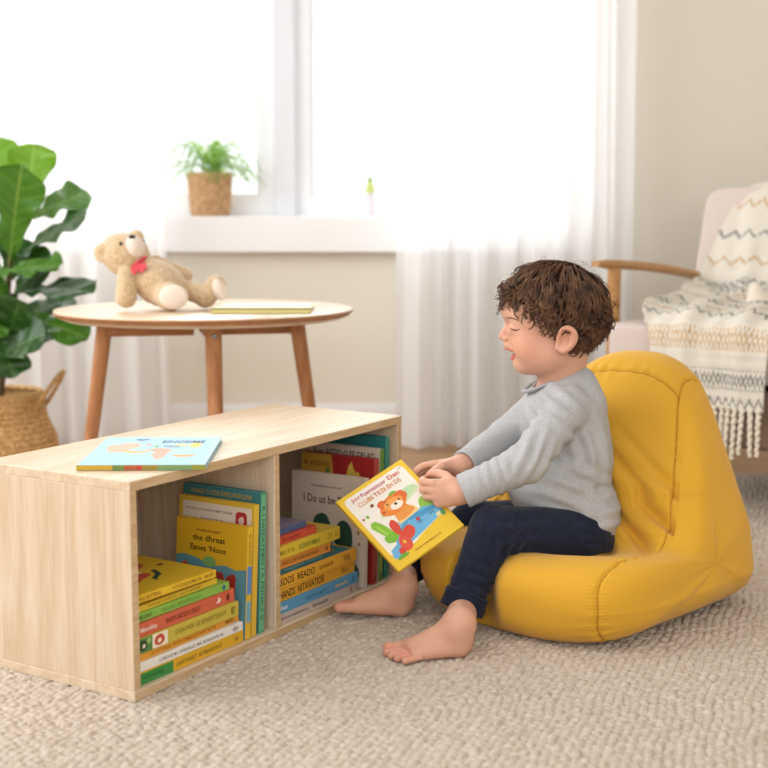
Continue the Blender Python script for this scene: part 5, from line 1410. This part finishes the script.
# title runs from the left corner up to the top corner: text right = -by_, text up = -bx
xr=-by_; yu=np.cross(bn,xr)
print('text up vs -bx',np.dot(yu,-bx))
bk=make_book(frame(cen,xr,yu,bn),bwid,blen,bT,'ecc53c','e3ba35','open edged yellow bordered picture book with a painted bear, held in the toddler\'s hands')
bk['label']='yellow bordered picture book with a painted orange bear cub, held in the toddler\'s hands'
def B(x,y): return (x,y)
bear=[('f3ece2',rrect(.055,.15,.945,.955,.06)),
 ('cfe3b4',blob(.60,.62,.28,.07,22,.2,3,.1)),('bfe0b0',blob(.74,.67,.13,.05,16,.3,4)),
 ('8fbf4e',blob(.86,.42,.12,.10,20,.2,5,.3)),
 ('ecc53c',[(0,0),(1,0),(1,.27),(.93,.25),(.75,.22),(.5,.18),(.35,.13),(.06,.16),(0,.16)]),
 ('6fb4dc',[(.06,.13),(.10,.22),(.20,.24),(.30,.36),(.42,.44),(.60,.44),(.78,.42),(.93,.36),(.945,.27),(.86,.24),(.6,.20),(.36,.17),(.22,.12),(.14,.08)]),
 ('4f9ac8',blob(.72,.37,.19,.035,18,.2,7,-.1)),('59a0c0',blob(.40,.35,.14,.02,16,.3,2,.3)),
 ('f3cf86',[(.40,.40),(.46,.52),(.70,.50),(.72,.42),(.60,.41)]),
 ('e89a4c',[(.42,.44),(.44,.55),(.64,.56),(.70,.46),(.60,.43),(.5,.42)]),
 ('e8873e',blob(.52,.625,.20,.105,26,.06,1,.15)),('e0703a',blob(.40,.69,.06,.045,12,.1,2)),('e0703a',blob(.665,.66,.075,.065,14,.1,3)),
 ('f0a45c',blob(.53,.63,.13,.07,18,.1,8)),('f7ead8',blob(.545,.595,.085,.045,16,.1,4)),('3a2c24',blob(.545,.615,.022,.014,10)),('3a2c24',blob(.455,.655,.014,.010,8)),('3a2c24',blob(.615,.64,.014,.010,8)),
 ('a8402c',blob(.35,.60,.018,.012,8)),('a8402c',blob(.46,.70,.012,.008,8)),('8a5a2c',blob(.30,.74,.03,.018,8,.3)),('7fb84a',blob(.60,.735,.05,.02,10,.3,3)),
 ('8cc13f',[(.20,.30),(.14,.44),(.10,.53),(.13,.58),(.19,.58),(.23,.52),(.26,.46),(.28,.38),(.26,.30)]),('a8d45a',[(.19,.36),(.155,.52),(.17,.53),(.215,.37)]),
 ('7dbb3c',blob(.22,.33,.09,.06,16,.2,4)),
 ('d8503f',blob(.335,.40,.055,.095,18,.1,2,-.1)),('d94f3e',blob(.40,.275,.13,.062,20,.15,6,.25)),('dd5848',blob(.30,.20,.07,.10,16,.2,7,-.5)),('e6c23f',blob(.30,.22,.018,.025,8)),('d64a3c',blob(.20,.145,.04,.045,12,.1,2)),
 ('6fae44',blob(.17,.10,.07,.025,12,.3,3)),
 ('c9473c',blob(.62,.335,.035,.012,8,.3)),('c9473c',blob(.62,.352,.016,.012,8)),('2f6a94',rect(.585,.305,.655,.311)),('2f6a94',rect(.60,.290,.645,.296)),
 ('e9dfb0',blob(.865,.255,.045,.024,10,.2)),('5aa06a',blob(.915,.245,.035,.03,10,.3)),('7fb84a',blob(.16,.66,.022,.02,8,.3)),('a06a3c',blob(.10,.66,.018,.014,8,.2)),('3f6a3c',blob(.80,.315,.05,.004,8)),]
art(bk,(0,0,bT/2),(1,0,0),(0,1,0),bwid,blen,bear)
def bt_(s_,cx,cy,wd,hd,col): text_on('cover_title',s_,bk,((cx-.5)*bwid,(cy-.5)*blen,bT/2+.0013),(1,0,0),(0,1,0),wd*bwid,hd*blen,col)
for s_,cx,cy,wd,c_ in (('Jor',.20,.895,.13,'cf5b4c'),('Puwrsumcuw',.46,.897,.36,'c65a78'),('Den',.77,.897,.17,'cf5b4c'),('CLUBS',.28,.818,.22,'d9943c'),('TS',.45,.818,.09,'cf6a4c'),('DI EH',.60,.818,.17,'d9843c'),('DS',.76,.818,.09,'c98a3c')): bt_(s_,cx,cy,wd,.052,c_)
bt_('oca',.89,.925,.05,.012,'8a8a80'); bt_('TISURS TAROTMEICAL UR',.52,.075,.40,.018,'8a5a1c')
# ================================================================= LIGHT AND CAMERA
wd=bpy.data.worlds.new('daylight'); SC.world=wd; wd.use_nodes=True
bg=wd.node_tree.nodes['Background']; bg.inputs[0].default_value=(1.0,1.0,1.0,1); bg.inputs[1].default_value=1.25
def area(name,loc,target,size,sy,power,col=(1,1,1)):
    l=bpy.data.lights.new(name,'AREA'); l.shape='RECTANGLE'; l.size=size; l.size_y=sy; l.energy=power; l.color=col
    o=bpy.data.objects.new(name,l); COL.objects.link(o); o.location=loc
    d=Vector(target)-Vector(loc); o.rotation_euler=d.to_track_quat('-Z','Y').to_euler(); return o
area('window_daylight',(-.33,6.3,2.9),(-.2,3.0,.2),3.0,2.2,190,(1,.99,.97))
area('side_fill_light',(-2.75,2.6,1.9),(.4,3.4,.5),3.0,1.4,66,(.97,.985,1))  # added fill lamp; no window is known on this side
area('front_fill_light',(.2,-1.9,1.9),(.1,2.6,.4),3.0,1.4,42,(.97,.985,1))  # extra lamp behind the camera, added to brighten the room
cam=bpy.data.cameras.new('camera'); co=bpy.data.objects.new('camera',cam); COL.objects.link(co)
co.location=(0,0,CAMZ); co.rotation_euler=(math.pi/2-PITCH,0,0); cam.sensor_width=36; cam.sensor_fit='HORIZONTAL'; cam.lens=FPX/768*36
cam.dof.use_dof=True; cam.dof.focus_distance=2.42; cam.dof.aperture_fstop=3.2; cam.clip_start=.05
SC.camera=co
SC.view_settings.view_transform='Standard'; SC.view_settings.look='None'; SC.view_settings.gamma=1; SC.view_settings.exposure=0.17
SC.view_settings.use_curve_mapping=False
